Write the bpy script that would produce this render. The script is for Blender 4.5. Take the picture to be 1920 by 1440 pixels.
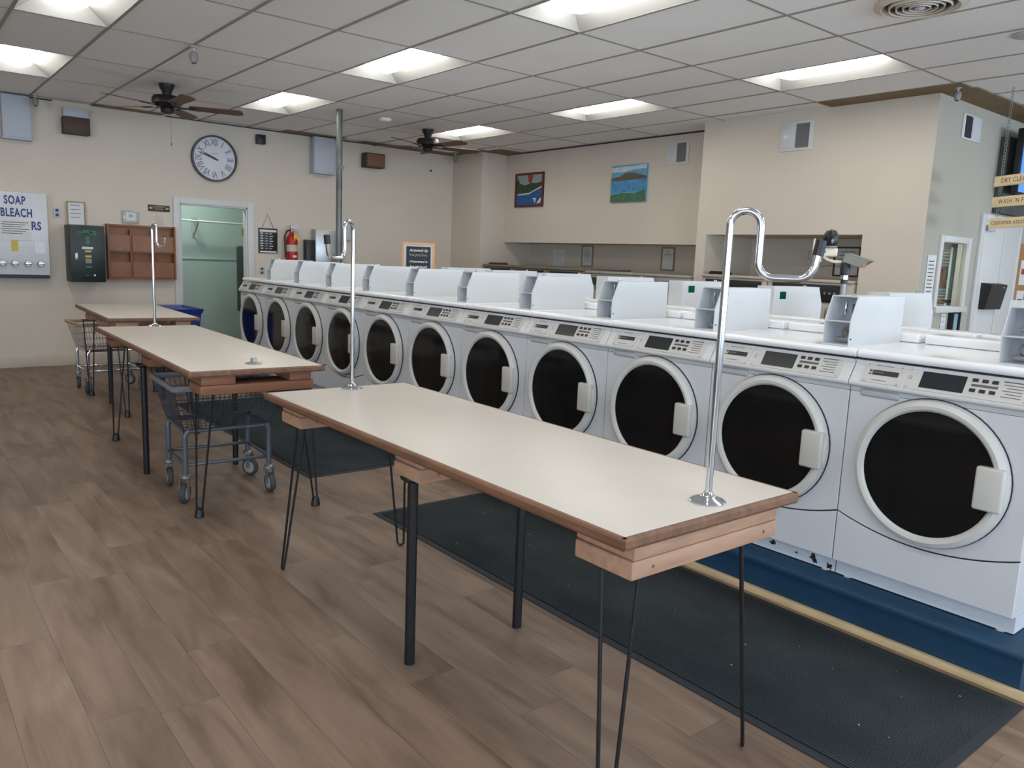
import bpy, bmesh, math, random
from mathutils import Vector, Matrix
random.seed(7)
PI = math.pi
for o in list(bpy.data.objects): bpy.data.objects.remove(o)
scn = bpy.context.scene
COL = scn.collection

# ------------------------------------------------------------------ camera
yaw, pitch, roll = math.radians(39.157), math.radians(-8.9665), math.radians(2.3109)
fw = Vector((math.sin(yaw)*math.cos(pitch), math.cos(yaw)*math.cos(pitch), math.sin(pitch)))
rt = fw.cross(Vector((0, 0, 1))).normalized(); up = rt.cross(fw)
r2 = rt*math.cos(roll) + up*math.sin(roll); u2 = -rt*math.sin(roll) + up*math.cos(roll)
cd = bpy.data.cameras.new('camera'); cam = bpy.data.objects.new('camera', cd); COL.objects.link(cam)
cd.sensor_width = 36; cd.lens = 1475.9*36/1920; cd.clip_start = 0.05; cd.clip_end = 100
m3 = Matrix((r2, u2, -fw)).transposed()
cam.matrix_world = Matrix.Translation((0, 0, 1.44)) @ m3.to_4x4()
scn.camera = cam

# ------------------------------------------------------------------ world, daylight, exposure
w = bpy.data.worlds.new('world'); scn.world = w; w.use_nodes = True
w.node_tree.nodes['Background'].inputs[0].default_value = (.62, .78, 1, 1)
w.node_tree.nodes['Background'].inputs[1].default_value = 2.2
scn.view_settings.view_transform = 'Standard'
scn.view_settings.look = 'None'
scn.view_settings.gamma = 1
scn.view_settings.use_curve_mapping = False
scn.view_settings.exposure = 0.36
def daylight(name, loc, sx, sz, rz, power):
    ld = bpy.data.lights.new(name, 'AREA'); ld.shape = 'RECTANGLE'; ld.size = sx; ld.size_y = sz
    ld.energy = power; ld.color = (.66, .82, 1.0)
    o = bpy.data.objects.new(name, ld); COL.objects.link(o); o.location = loc
    o.rotation_euler = (PI/2+.75, 0, rz)      # sky and bright pavement outside: tilted a little upwards
    return o
# storefront glazing behind the camera: daylight comes in along +Y
daylight('daylight', (1.0, -6.35, 1.55), 7.0, 2.0, 0, 200)
daylight('daylight', (8.2, -6.35, 1.55), 4.6, 2.0, 0, 310)
daylight('daylight', (-7.85, -3.5, 1.55), 5.0, 2.0, -PI/2, 380)
LAMP = 11      # radiance of the troffer lenses

# ------------------------------------------------------------------ materials
def srgb(c):
    return tuple((x/12.92 if x <= .04045 else ((x+.055)/1.055)**2.4) for x in (v/255 for v in c))
MATS = {}
def mat(name, col, rough=.5, metal=0, var=.06, scale=8, bump=0, bscale=60, spec=.5, emit=None, es=0, coat=0, stretch=None):
    if name in MATS: return MATS[name]
    m = bpy.data.materials.new(name); m.use_nodes = True; MATS[name] = m
    nt = m.node_tree; b = nt.nodes['Principled BSDF']; c = srgb(col)
    b.inputs['Roughness'].default_value = rough; b.inputs['Metallic'].default_value = metal
    b.inputs['Specular IOR Level'].default_value = spec
    b.inputs['Coat Weight'].default_value = coat
    tc = nt.nodes.new('ShaderNodeTexCoord')
    mp = nt.nodes.new('ShaderNodeMapping'); nt.links.new(tc.outputs['Object'], mp.inputs[0])
    if stretch: mp.inputs['Scale'].default_value = stretch
    n = nt.nodes.new('ShaderNodeTexNoise'); n.inputs['Scale'].default_value = scale; n.inputs['Detail'].default_value = 5
    nt.links.new(mp.outputs[0], n.inputs['Vector'])
    r = nt.nodes.new('ShaderNodeValToRGB'); nt.links.new(n.outputs['Fac'], r.inputs[0])
    r.color_ramp.elements[0].position = .3; r.color_ramp.elements[1].position = .7
    r.color_ramp.elements[0].color = tuple(max(0, x*(1-var)) for x in c)+(1,)
    r.color_ramp.elements[1].color = tuple(min(1, x*(1+var)) for x in c)+(1,)
    nt.links.new(r.outputs[0], b.inputs['Base Color'])
    if bump:
        n2 = nt.nodes.new('ShaderNodeTexNoise'); n2.inputs['Scale'].default_value = bscale
        nt.links.new(tc.outputs['Object'], n2.inputs['Vector'])
        bp = nt.nodes.new('ShaderNodeBump'); bp.inputs['Strength'].default_value = bump; bp.inputs['Distance'].default_value = .004
        nt.links.new(n2.outputs['Fac'], bp.inputs['Height']); nt.links.new(bp.outputs[0], b.inputs['Normal'])
    if emit:
        b.inputs['Emission Color'].default_value = srgb(emit)+(1,); b.inputs['Emission Strength'].default_value = es
    return m
WALL = mat('beige_wall_paint', (208, 197, 182), .75, bump=.25, bscale=130, var=.025, scale=1.5, spec=.25)
WALLG = mat('grey_wall_paint', (172, 168, 156), .75, bump=.2, bscale=130, var=.03, scale=1.5, spec=.25)
BASEB = mat('baseboard_paint', (196, 184, 168), .5, var=.03)
GREEN = mat('green_wall_paint', (166, 184, 178), .6, var=.04, scale=2)
TRIMW = mat('white_trim_paint', (205, 205, 202), .45, var=.02)
WHITE = mat('washer_enamel', (202, 203, 205), .28, var=.012, scale=3, coat=.15)
WHITE2 = mat('washer_plastic', (208, 208, 206), .35, var=.012, scale=3)
RINGM = mat('door_ring_plastic', (202, 200, 194), .34, var=.012, scale=3)
HANDM = mat('door_handle_plastic', (198, 195, 187), .36, var=.012, scale=3)
BOXW = mat('coin_box_enamel', (208, 211, 213), .32, var=.01, scale=3)
BOXI = mat('coin_box_inner', (150, 156, 162), .45, var=.04)
PLATE = mat('panel_plate', (196, 193, 187), .4, var=.02)
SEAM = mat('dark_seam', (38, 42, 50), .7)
GLASS = mat('dark_door_glass', (14, 16, 18), .12, var=.3, scale=3, spec=.35)
BLACK = mat('black_plastic', (24, 25, 28), .4, var=.15)
BLACKM = mat('black_metal', (32, 31, 33), .42, metal=.3, var=.2, scale=30)
INK = mat('grey_ink', (90, 88, 86), .6)
DARKINK = mat('dark_ink', (40, 40, 44), .6)
CHROME = mat('chrome', (215, 220, 226), .12, metal=1, var=.03)
STEEL = mat('brushed_steel', (176, 178, 178), .36, metal=.9, var=.05, stretch=(1, 1, 30))
GALV = mat('galvanised_steel', (150, 152, 152), .45, metal=.8, var=.12, scale=14)
LAMI = mat('cream_laminate', (200, 193, 183), .4, var=.022, scale=4)
EDGEW = mat('brown_wood_edging', (116, 82, 60), .55, var=.28, scale=6, stretch=(6, .7, 6), bump=.3, bscale=90)
PINE = mat('raw_pine_board', (172, 134, 108), .6, var=.16, scale=5, stretch=(1.2, 9, 9))
PINER = mat('reddish_pine_board', (134, 90, 66), .6, var=.16, scale=5, stretch=(1.2, 9, 9))
OAK = mat('varnished_plywood', (134, 84, 50), .5, var=.16, scale=4, stretch=(1, 1, 7))
BLUEP = mat('blue_painted_plinth', (18, 56, 82), .5, var=.12, scale=5)
BLUEC = mat('blue_plastic', (20, 56, 140), .4, var=.08)
PINET = mat('worn_pine_trim', (196, 170, 128), .6, var=.15, scale=6, stretch=(8, 1, 8))
GREYC = mat('grey_blue_enamel', (84, 92, 102), .38, metal=.2, var=.05)
GREYR = mat('grey_rubber_rim', (120, 124, 130), .6, var=.05)
BEIGER = mat('tan_rubber_rim', (168, 144, 116), .6, var=.06)
RUBBER = mat('grey_rubber_tyre', (62, 66, 68), .7, var=.1)
HUBM = mat('pale_wheel_hub', (152, 155, 156), .4)
PAPER = mat('white_paper', (214, 214, 212), .7, var=.02)
BROWNC = mat('brown_ceiling_board', (128, 104, 74), .75, var=.14, scale=3)
TILE = mat('ceiling_tile', (240, 240, 239), .85, bump=.35, bscale=220, var=.025, scale=1.2, spec=.2)
TBAR = mat('ceiling_grid_metal', (150, 144, 134), .55, var=.05)
WHITER = mat('white_reflector', (168, 168, 165), .5, var=.01)
DKWOOD = mat('dark_speaker_wood', (70, 52, 40), .6, var=.15)
SPKBR = mat('brown_speaker_cloth', (118, 84, 64), .8, var=.1, scale=60)
GREYBX = mat('pale_grey_enamel', (178, 184, 192), .5, var=.02)
FANDK = mat('dark_bronze', (34, 32, 33), .4, metal=.3, var=.1)
FANBL = mat('walnut_fan_blade', (96, 68, 50), .5, var=.15, scale=6)
GREENB = mat('dark_green_enamel', (30, 42, 42), .4, var=.08)
GREENT = mat('green_ink', (44, 120, 84), .5)
STICK = mat('green_sticker', (20, 200, 150), .5, var=.05)
BLUEINK = mat('navy_ink', (40, 58, 116), .5)
YELLOW = mat('yellow_sticker', (196, 180, 60), .5)
RED = mat('red_enamel', (172, 26, 30), .35)
REDB = mat('red_brown_frame', (96, 44, 30), .5, var=.12)
CORK = mat('cork_board', (160, 116, 76), .9, var=.12, scale=50)
OAKN = mat('dull_oak_frame', (158, 122, 88), .5, var=.1)
OAKF = mat('light_oak_frame', (206, 150, 96), .5, var=.1)
CHALK = mat('chalkboard', (34, 38, 42), .7, var=.1)
BISC = mat('biscuit_enamel', (186, 176, 160), .4, var=.03)
CREAMC = mat('cream_plastic', (214, 206, 184), .45)
GREYCAM = mat('grey_camera_housing', (136, 136, 128), .5)
SIGNW = mat('maple_plank', (240, 218, 176), .6, var=.07, scale=6, stretch=(1, 9, 9))
TANK = mat('brass', (176, 140, 70), .35, metal=.8)
LAMPM = bpy.data.materials.new('lamp_lens'); LAMPM.use_nodes = True
_b = LAMPM.node_tree.nodes['Principled BSDF']; _b.inputs['Base Color'].default_value = (.9, .9, .9, 1)
_b.inputs['Emission Color'].default_value = (1, .965, .91, 1); _b.inputs['Emission Strength'].default_value = LAMP
SCREEN = mat('tv_picture', (60, 110, 190), .3, var=.35, scale=6, emit=(70, 120, 200), es=.9)
LCD = mat('green_led', (120, 200, 90), .4, emit=(120, 200, 60), es=.5)

def nodes(m): return m.node_tree.nodes, m.node_tree.links
def floor_mat():
    m = bpy.data.materials.new('vinyl_plank'); m.use_nodes = True; N, L = nodes(m); b = N['Principled BSDF']
    tc = N.new('ShaderNodeTexCoord'); sp = N.new('ShaderNodeSeparateXYZ'); L.new(tc.outputs['Object'], sp.inputs[0])
    W_, LEN = .182, 1.22
    def math_(op, a, bb=None):
        n = N.new('ShaderNodeMath'); n.operation = op
        for i, v in enumerate((a, bb)):
            if v is None: continue
            if isinstance(v, (int, float)): n.inputs[i].default_value = v
            else: L.new(v, n.inputs[i])
        return n.outputs[0]
    u = math_('DIVIDE', math_('ADD', sp.outputs['X'], .12), W_); iu = math_('FLOOR', u); fu = math_('FRACT', u)
    off = N.new('ShaderNodeTexWhiteNoise'); off.noise_dimensions = '1D'; L.new(iu, off.inputs['W'])
    v = math_('ADD', math_('DIVIDE', sp.outputs['Y'], LEN), math_('MULTIPLY', off.outputs['Value'], 5.0))
    iv = math_('FLOOR', v); fv = math_('FRACT', v)
    cb = N.new('ShaderNodeCombineXYZ'); L.new(iu, cb.inputs[0]); L.new(iv, cb.inputs[1])
    wn = N.new('ShaderNodeTexWhiteNoise'); wn.noise_dimensions = '2D'; L.new(cb.outputs[0], wn.inputs['Vector'])
    # grain coordinates shifted for each plank
    mp = N.new('ShaderNodeVectorMath'); mp.operation = 'MULTIPLY'; L.new(tc.outputs['Object'], mp.inputs[0]); mp.inputs[1].default_value = (6.5, 1.1, 1)
    ad = N.new('ShaderNodeVectorMath'); ad.operation = 'ADD'; L.new(mp.outputs[0], ad.inputs[0])
    sc = N.new('ShaderNodeVectorMath'); sc.operation = 'SCALE'; L.new(wn.outputs['Color'], sc.inputs[0]); sc.inputs['Scale'].default_value = 30
    L.new(sc.outputs[0], ad.inputs[1])
    n1 = N.new('ShaderNodeTexNoise'); n1.inputs['Scale'].default_value = 1.3; n1.inputs['Detail'].default_value = 7; n1.inputs['Distortion'].default_value = .8
    L.new(ad.outputs[0], n1.inputs['Vector'])
    n2 = N.new('ShaderNodeTexNoise'); n2.inputs['Scale'].default_value = 9; n2.inputs['Detail'].default_value = 4
    L.new(ad.outputs[0], n2.inputs['Vector'])
    r = N.new('ShaderNodeValToRGB'); L.new(n1.outputs['Fac'], r.inputs[0])
    r.color_ramp.elements[0].position = .28; r.color_ramp.elements[0].color = srgb((104, 84, 69))+(1,)
    r.color_ramp.elements[1].position = .72; r.color_ramp.elements[1].color = srgb((146, 125, 107))+(1,)
    e = r.color_ramp.elements.new(.5); e.color = srgb((130, 109, 92))+(1,)
    mp3 = N.new('ShaderNodeVectorMath'); mp3.operation = 'MULTIPLY'; L.new(ad.outputs[0], mp3.inputs[0]); mp3.inputs[1].default_value = (9, 2.2, 1)
    n4 = N.new('ShaderNodeTexNoise'); n4.inputs['Scale'].default_value = 2; n4.inputs['Detail'].default_value = 5; L.new(mp3.outputs[0], n4.inputs['Vector'])
    f2 = math_('ADD', math_('MULTIPLY', n2.outputs['Fac'], .16), math_('ADD', math_('MULTIPLY', n4.outputs['Fac'], .30), .76))
    f3 = math_('ADD', math_('MULTIPLY', wn.outputs['Value'], .20), .85)
    fac = math_('MULTIPLY', f2, f3)
    # seams
    def edge(fr, wd):
        a = math_('MINIMUM', fr, math_('SUBTRACT', 1.0, fr)); return math_('GREATER_THAN', a, wd)
    seam = math_('MULTIPLY', edge(fu, .006), edge(fv, .0009))
    fac = math_('MULTIPLY', fac, math_('ADD', math_('MULTIPLY', seam, .45), .55))
    mx = N.new('ShaderNodeVectorMath'); mx.operation = 'SCALE'; L.new(r.outputs[0], mx.inputs[0]); L.new(fac, mx.inputs['Scale'])
    L.new(mx.outputs[0], b.inputs['Base Color'])
    rr = math_('ADD', math_('MULTIPLY', n2.outputs['Fac'], .15), .38); L.new(rr, b.inputs['Roughness'])
    b.inputs['Specular IOR Level'].default_value = .35
    bp = N.new('ShaderNodeBump'); bp.inputs['Strength'].default_value = .15; bp.inputs['Distance'].default_value = .002
    L.new(math_('ADD', n2.outputs['Fac'], seam), bp.inputs['Height']); L.new(bp.outputs[0], b.inputs['Normal'])
    return m
def mat_mat():
    m = bpy.data.materials.new('ribbed_carpet_mat'); m.use_nodes = True; N, L = nodes(m); b = N['Principled BSDF']
    tc = N.new('ShaderNodeTexCoord')
    wv = N.new('ShaderNodeTexWave'); wv.bands_direction = 'X'; wv.inputs['Scale'].default_value = 26; wv.inputs['Distortion'].default_value = 1.2
    wv.inputs['Detail Scale'].default_value = 8; L.new(tc.outputs['Object'], wv.inputs['Vector'])
    n = N.new('ShaderNodeTexNoise'); n.inputs['Scale'].default_value = 260; n.inputs['Detail'].default_value = 3; L.new(tc.outputs['Object'], n.inputs['Vector'])
    n3 = N.new('ShaderNodeTexNoise'); n3.inputs['Scale'].default_value = 2.5; L.new(tc.outputs['Object'], n3.inputs['Vector'])
    ml = N.new('ShaderNodeMath'); ml.operation = 'MULTIPLY'; L.new(wv.outputs['Fac'], ml.inputs[0]); L.new(n.outputs['Fac'], ml.inputs[1])
    m2 = N.new('ShaderNodeMath'); m2.operation = 'MULTIPLY'; L.new(ml.outputs[0], m2.inputs[0]); L.new(n3.outputs['Fac'], m2.inputs[1])
    r = N.new('ShaderNodeValToRGB'); L.new(m2.outputs[0], r.inputs[0])
    r.color_ramp.elements[0].position = .02; r.color_ramp.elements[0].color = srgb((30, 35, 38))+(1,)
    r.color_ramp.elements[1].position = .42; r.color_ramp.elements[1].color = srgb((74, 80, 82))+(1,)
    L.new(r.outputs[0], b.inputs['Base Color']); b.inputs['Roughness'].default_value = .95; b.inputs['Specular IOR Level'].default_value = .15
    bp = N.new('ShaderNodeBump'); bp.inputs['Strength'].default_value = .6; bp.inputs['Distance'].default_value = .004
    L.new(ml.outputs[0], bp.inputs['Height']); L.new(bp.outputs[0], b.inputs['Normal'])
    return m
FLOORM = floor_mat(); MATM = mat_mat()

# ------------------------------------------------------------------ mesh helpers
class MB:
    def __init__(s): s.b = bmesh.new(); s.mi = 0
    def _f(s, vs, smooth=False):
        try:
            f = s.b.faces.new(vs); f.material_index = s.mi; f.smooth = smooth; return f
        except ValueError: return None
    def box(s, x0, y0, z0, x1, y1, z1, bev=0, seg=2):
        if bev:
            t = bmesh.new(); bmesh.ops.create_cube(t, size=1)
            for v in t.verts: v.co = Vector(((x0+x1)/2+v.co.x*(x1-x0), (y0+y1)/2+v.co.y*(y1-y0), (z0+z1)/2+v.co.z*(z1-z0)))
            bmesh.ops.bevel(t, geom=list(t.edges), offset=bev, segments=seg, profile=.5, affect='EDGES')
            s.merge(t, True); return s
        p = [(x0, y0, z0), (x1, y0, z0), (x1, y1, z0), (x0, y1, z0), (x0, y0, z1), (x1, y0, z1), (x1, y1, z1), (x0, y1, z1)]
        v = [s.b.verts.new(q) for q in p]
        for f in ((0, 3, 2, 1), (4, 5, 6, 7), (0, 1, 5, 4), (1, 2, 6, 5), (2, 3, 7, 6), (3, 0, 4, 7)): s._f([v[i] for i in f])
        return s
    def merge(s, t, smooth=False):
        mp = {}
        for v in t.verts: mp[v.index if False else v] = s.b.verts.new(v.co)
        for f in t.faces: s._f([mp[v] for v in f.verts], smooth)
        t.free(); return s
    def prism(s, pts, lo, hi, axis='y'):
        def P(a, c, d):
            return {'y': (a, d, c), 'x': (d, a, c), 'z': (a, c, d)}[axis]
        a = [s.b.verts.new(P(p[0], p[1], lo)) for p in pts]; c = [s.b.verts.new(P(p[0], p[1], hi)) for p in pts]
        n = len(pts); s._f(a); s._f(list(reversed(c)))
        for i in range(n): s._f([a[i], c[i], c[(i+1) % n], a[(i+1) % n]])
        return s
    def ring(s, c, ax, r, n, ref=None):
        ax = Vector(ax).normalized(); ref = Vector(ref) if ref is not None else (Vector((0, 0, 1)) if abs(ax.z) < .9 else Vector((1, 0, 0)))
        a = ax.cross(ref).normalized(); b = ax.cross(a)
        return [s.b.verts.new(Vector(c)+a*r*math.cos(2*PI*i/n)+b*r*math.sin(2*PI*i/n)) for i in range(n)]
    def tube(s, pts, r, n=10, cap=True, smooth=True):
        pts = [Vector(p) for p in pts]; rs = r if isinstance(r, (list, tuple)) else [r]*len(pts)
        prev = None; ref = None; first = None
        for i, p in enumerate(pts):
            if i == 0: t = pts[1]-p
            elif i == len(pts)-1: t = p-pts[i-1]
            else: t = (pts[i+1]-p).normalized()+(p-pts[i-1]).normalized()
            t = t.normalized()
            if ref is None:
                ref = Vector((0, 0, 1)) if abs(t.z) < .9 else Vector((1, 0, 0))
            a = t.cross(ref)
            if a.length < 1e-4: a = t.orthogonal()
            a.normalize(); b = t.cross(a); ref = a.cross(t) * 1.0
            cur = [s.b.verts.new(p+a*rs[i]*math.cos(2*PI*k/n)+b*rs[i]*math.sin(2*PI*k/n)) for k in range(n)]
            if prev:
                for k in range(n): s._f([prev[k], prev[(k+1) % n], cur[(k+1) % n], cur[k]], smooth)
            else: first = cur
            prev = cur
        if cap: s._f(list(reversed(first))); s._f(prev)
        return s
    def cyl(s, c0, c1, r, n=20, r1=None): return s.tube([c0, c1], [r, r if r1 is None else r1], n)
    def lathe(s, prof, c=(0, 0, 0), axis='z', n=40, smooth=True, cap0=True, cap1=True):
        # prof: (radius, height along axis)
        C_ = Vector(c); rows = []
        for r, h in prof:
            row = []
            for k in range(n):
                a = 2*PI*k/n; u, v = r*math.cos(a), r*math.sin(a)
                row.append(s.b.verts.new(C_+Vector({'z': (u, v, h), 'x': (h, u, v), 'y': (v, h, u)}[axis])))
            rows.append(row)
        for i in range(len(rows)-1):
            for k in range(n): s._f([rows[i][k], rows[i][(k+1) % n], rows[i+1][(k+1) % n], rows[i+1][k]], smooth)
        if cap0: s._f(list(reversed(rows[0])))
        if cap1: s._f(rows[-1])
        return s
    def poly(s, pts): s._f([s.b.verts.new(p) for p in pts]); return s
    def xf(s, M):
        bmesh.ops.transform(s.b, matrix=M, verts=s.b.verts); return s
    def build(s, name, mats, parent=None, recalc=True):
        if recalc: bmesh.ops.recalc_face_normals(s.b, faces=s.b.faces)
        for e in s.b.edges:
            if len(e.link_faces) == 2 and e.calc_face_angle(0) > .55: e.smooth = False
        me = bpy.data.meshes.new(name); s.b.to_mesh(me); s.b.free()
        for m in (mats if isinstance(mats, (list, tuple)) else [mats]): me.materials.append(m)
        o = bpy.data.objects.new(name, me); COL.objects.link(o)
        if parent: o.parent = parent
        return o
def box(name, m, a, parent=None, bev=0): return MB().box(*a, bev=bev).build(name, m, parent)
def tag(o, label, cat, group=None):
    o['label'] = label; o['category'] = cat
    if group: o['group'] = group
    return o
def thing(name, label, cat, loc=(0, 0, 0), rz=0, group=None):
    o = bpy.data.objects.new(name, None); COL.objects.link(o); o.location = loc; o.rotation_euler = (0, 0, rz)
    o.empty_display_size = .1
    return tag(o, label, cat, group)
def struct(o): o['kind'] = 'structure'; return o
def copy_tree(o, parent=None):
    c = o.copy(); COL.objects.link(c); c.parent = parent
    for ch in list(o.children): copy_tree(ch, c)
    return c
def text_mesh(mb, s, size, M, extrude=.0006, align='CENTER', spacing=1.0, bold=0.0, shear=0):
    cu = bpy.data.curves.new('t', 'FONT'); cu.body = s; cu.size = size; cu.align_x = align; cu.align_y = 'CENTER'
    cu.extrude = extrude; cu.space_character = spacing; cu.offset = bold; cu.resolution_u = 3; cu.shear = shear
    o = bpy.data.objects.new('t', cu); COL.objects.link(o)
    me = bpy.data.meshes.new_from_object(o.evaluated_get(bpy.context.evaluated_depsgraph_get()))
    t = bmesh.new(); t.from_mesh(me); bmesh.ops.transform(t, matrix=M, verts=t.verts); mb.merge(t)
    bpy.data.objects.remove(o); bpy.data.curves.remove(cu); bpy.data.meshes.remove(me)
    return mb
RX = Matrix.Rotation(PI/2, 4, 'X')
def T(x, y, z): return Matrix.Translation((x, y, z))
def onY(x, y, z, rot=0): return T(x, y, z) @ RX @ Matrix.Rotation(rot, 4, 'Z')              # faces -Y
def onX(x, y, z, rot=0): return T(x, y, z) @ Matrix.Rotation(-PI/2, 4, 'Z') @ RX @ Matrix.Rotation(rot, 4, 'Z')  # faces -X
def arc(c, r, a0, a1, n, u, v):
    c = Vector(c); u = Vector(u); v = Vector(v)
    return [c+u*r*math.cos(a0+(a1-a0)*i/n)+v*r*math.sin(a0+(a1-a0)*i/n) for i in range(n+1)]

# ------------------------------------------------------------------ setting
YF, ZC = 10.45, 3.0
XL, XR, YB = -8.0, 11.5, -6.5
NX, NXB, BX, YN, YJ = 7.60, 8.15, 7.22, 5.70, 9.68
struct(MB().box(XL, YB, -.1, XR, YF, 0).build('floor', FLOORM))
gx = lambda i: 1.473+.61*i
gy = lambda j: 6.662+1.22*j
LIGHTS = [(3, -1), (3, -3), (3, 1), (7, 1), (7, -1), (7, -3), (-1, 1), (-1, -1), (-1, -3), (3, -5), (7, -5), (11, -3), (11, -5), (-1, -5), (3, -7), (-1, -7), (7, -7), (-5, -3), (-5, -5), (-9, -3), (-9, -5), (-13, -1), (-13, -4)]  # those without an inview label are unseen, added to brighten the room
mb = MB()
for i in range(-16, 17):
    for j in range(-12, 4):
        if (i, j+1) in [(a, b+1) for a, b in LIGHTS]: continue
        x0, x1, y0, y1 = max(gx(i), XL), min(gx(i+1), XR), max(gy(j), YB), min(gy(j+1), YF)
        if x1 <= x0 or y1 <= y0: continue
        mb.mi = 0
        d = .006*random.random(); t = (random.random()-.5)*.004
        mb.box(x0+.001, y0+.001, ZC+.004+t, x1-.001, y1-.001, ZC+.02)
mb.mi = 1
for i in range(-16, 17):
    if XL < gx(i) < XR: mb.box(gx(i)-.012, YB, ZC-.0, gx(i)+.012, YF, ZC+.012)
for j in range(-12, 4):
    if YB < gy(j) < YF: mb.box(XL, gy(j)-.009, ZC+.001, XR, gy(j)+.009, ZC+.012)
mb.mi = 0; mb.box(XL, YB, ZC+.14, XR, YF, ZC+.2)
struct(mb.build('ceiling', [TILE, TBAR]))
# far wall with doorway (x 3.05-3.86, z<1.97)
DX0, DX1, DZ = 3.05, 3.90, 1.97
struct(MB().box(XL, YF, 0, DX0, YF+.12, ZC+.14).box(DX1, YF, 0, 8.4, YF+.12, ZC+.14).box(DX0, YF, DZ, DX1, YF+.12, ZC+.14).build('wall_back', WALL))
struct(MB().box(XL, YF-.014, 0, DX0-.08, YF, .13, bev=.003).build('baseboard_back', BASEB))
struct(MB().box(XL-.12, -1.0, 0, XL, YF, ZC+.14).box(XL-.12, YB, 0, XL, -6.0, ZC+.14).box(XL-.12, -6.0, 0, XL, -1.0, .5).box(XL-.12, -6.0, 2.6, XL, -1.0, ZC+.14).build('wall_left', WALL))
mb = MB()
for y_ in (-6.0, -4.75, -3.5, -2.25, -1.06): mb.box(XL-.09, y_, .5, XL-.03, y_+.06, 2.6)
struct(mb.build('window_4', TRIMW))
struct(MB().box(XR, YB, 0, XR+.12, 3.4, ZC+.14).build('wall_front_right', WALL))
# storefront wall behind the camera, with two wide window openings
mb = MB().box(XL, YB-.12, 0, XR, YB, .5).box(XL, YB-.12, 2.6, XR, YB, ZC+.14).box(XL, YB-.12, .5, -2.6, YB, 2.6).box(4.6, YB-.12, .5, 5.8, YB, 2.6).box(10.6, YB-.12, .5, XR, YB, 2.6)
struct(mb.build('wall_front', WALL))
for n_, (a, c) in enumerate(((-2.6, 4.6), (5.8, 10.6))):
    mb = MB()
    k = int((c-a)/1.2)
    for q in range(k+1): mb.box(a+(c-a)*q/k-.03, YB-.09, .5, a+(c-a)*q/k+.03, YB-.03, 2.6)
    mb.box(a, YB-.09, .5, c, YB-.03, .56).box(a, YB-.09, 2.54, c, YB-.03, 2.6)
    struct(mb.build('window_%d' % (n_+2), TRIMW))
# right side: corner return, upper wall over the niche, bulkhead with its own niche
struct(MB().box(7.15, YJ, 0, 8.4, YF, ZC+.14).build('wall_corner', WALL))
struct(MB().box(NX, YN, 1.70, NXB, YJ, ZC+.14).box(NXB, YN, 0, NXB+.12, YJ, ZC+.14).build('wall_right', WALL))
mb = MB().box(BX, 3.2205, 1.80, 9.6, YN, ZC+.14).box(BX, 3.2205, 0, 7.42, 3.78, 1.80).box(7.42, 3.70, 0, 9.6, 3.78, 1.8).box(9.5, 3.22, 0, 9.6, 3.70, 1.8).box(BX, 5.57, 0, 8.3, YN, 1.80).box(8.1, 3.78, 0, 8.3, 5.57, 1.8)
struct(mb.build('wall_bulkhead', WALL))
WX0, WX1, WZ0, WZ1 = 7.58, 8.13, 1.17, 1.76
# office wall facing the shopfront, with the service window
mb = MB().box(BX+.004, 3.22, 0, WX0, 3.30, ZC+.14).box(WX1, 3.22, 0, XR, 3.30, ZC+.14).box(WX0, 3.22, 0, WX1, 3.30, WZ0).box(WX0, 3.22, WZ1, WX1, 3.30, ZC+.14)
struct(mb.build('wall_office', WALLG))
# brown boards where tiles stop short of the walls
def brown(n, x0, y0, x1, y1, th=.006): struct(MB().box(x0, y0, ZC-th, x1, y1, ZC-.001).build('trim_%d' % n, BROWNC))
brown(1, 2.10, 10.28, 2.86, YF); brown(2, 4.35, 10.2, 5.2, YF); brown(3, 5.5, 10.25, 7.15, YF)
brown(4, 7.0, 9.55, 7.15, 10.25); brown(5, 7.15, 9.25, NX, YJ)
brown(6, 6.97, 2.96, BX, 4.22); brown(7, BX, 2.93, XR, 3.22)
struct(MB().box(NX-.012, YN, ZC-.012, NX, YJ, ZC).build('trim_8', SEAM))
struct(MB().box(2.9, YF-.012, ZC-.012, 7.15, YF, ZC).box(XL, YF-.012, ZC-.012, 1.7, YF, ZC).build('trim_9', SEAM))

# doorway: casing, and the green back room
mb = MB().box(DX0-.085, YF-.02, 0, DX0, YF, DZ+.075, bev=.004).box(DX1, YF-.02, 0, DX1+.085, YF, DZ+.075, bev=.004).box(DX0, YF-.02, DZ, DX1, YF, DZ+.075, bev=.004)
mb.box(DX0-.0, YF, 0, DX0+.015, YF+.12, DZ).box(DX1-.015, YF, 0, DX1, YF+.12, DZ).box(DX0, YF, DZ-.015, DX1, YF+.12, DZ)
struct(mb.build('trim_10', TRIMW))
d = MB().box(3.93, YF+.13, .01, 4.74, YF+.17, DZ-.03, bev=.003).build('door_1', TRIMW); struct(d)
for z in (.35, 1.62): struct(MB().box(3.87, YF+.105, z, 3.885, YF+.135, z+.09).build('door_hinge', TANK, d))
struct(MB().box(2.0, YF+.12, 0, 2.1, 12.6, 2.6).box(5.2, YF+.12, 0, 5.3, 12.6, 2.6).box(2.0, 12.0, 0, 5.3, 12.1, 2.6).build('wall_storeroom', GREEN))
struct(MB().box(2.0, YF+.12, -.1, 5.3, 12.1, 0).build('floor_storeroom', FLOORM))
struct(MB().box(2.0, YF+.12, 2.6, 5.3, 12.1, 2.7).build('ceiling_storeroom', TILE))
struct(MB().box(2.1, 11.985, 1.26, 5.2, 12.0, 1.29, bev=.003).build('trim_11', GREEN))
t = thing('ceiling_light', 'unseen ceiling lamp added to light the green storeroom', 'ceiling light', (3.4, 11.2, 2.6))  # lamp out of sight, added to brighten the storeroom
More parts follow.
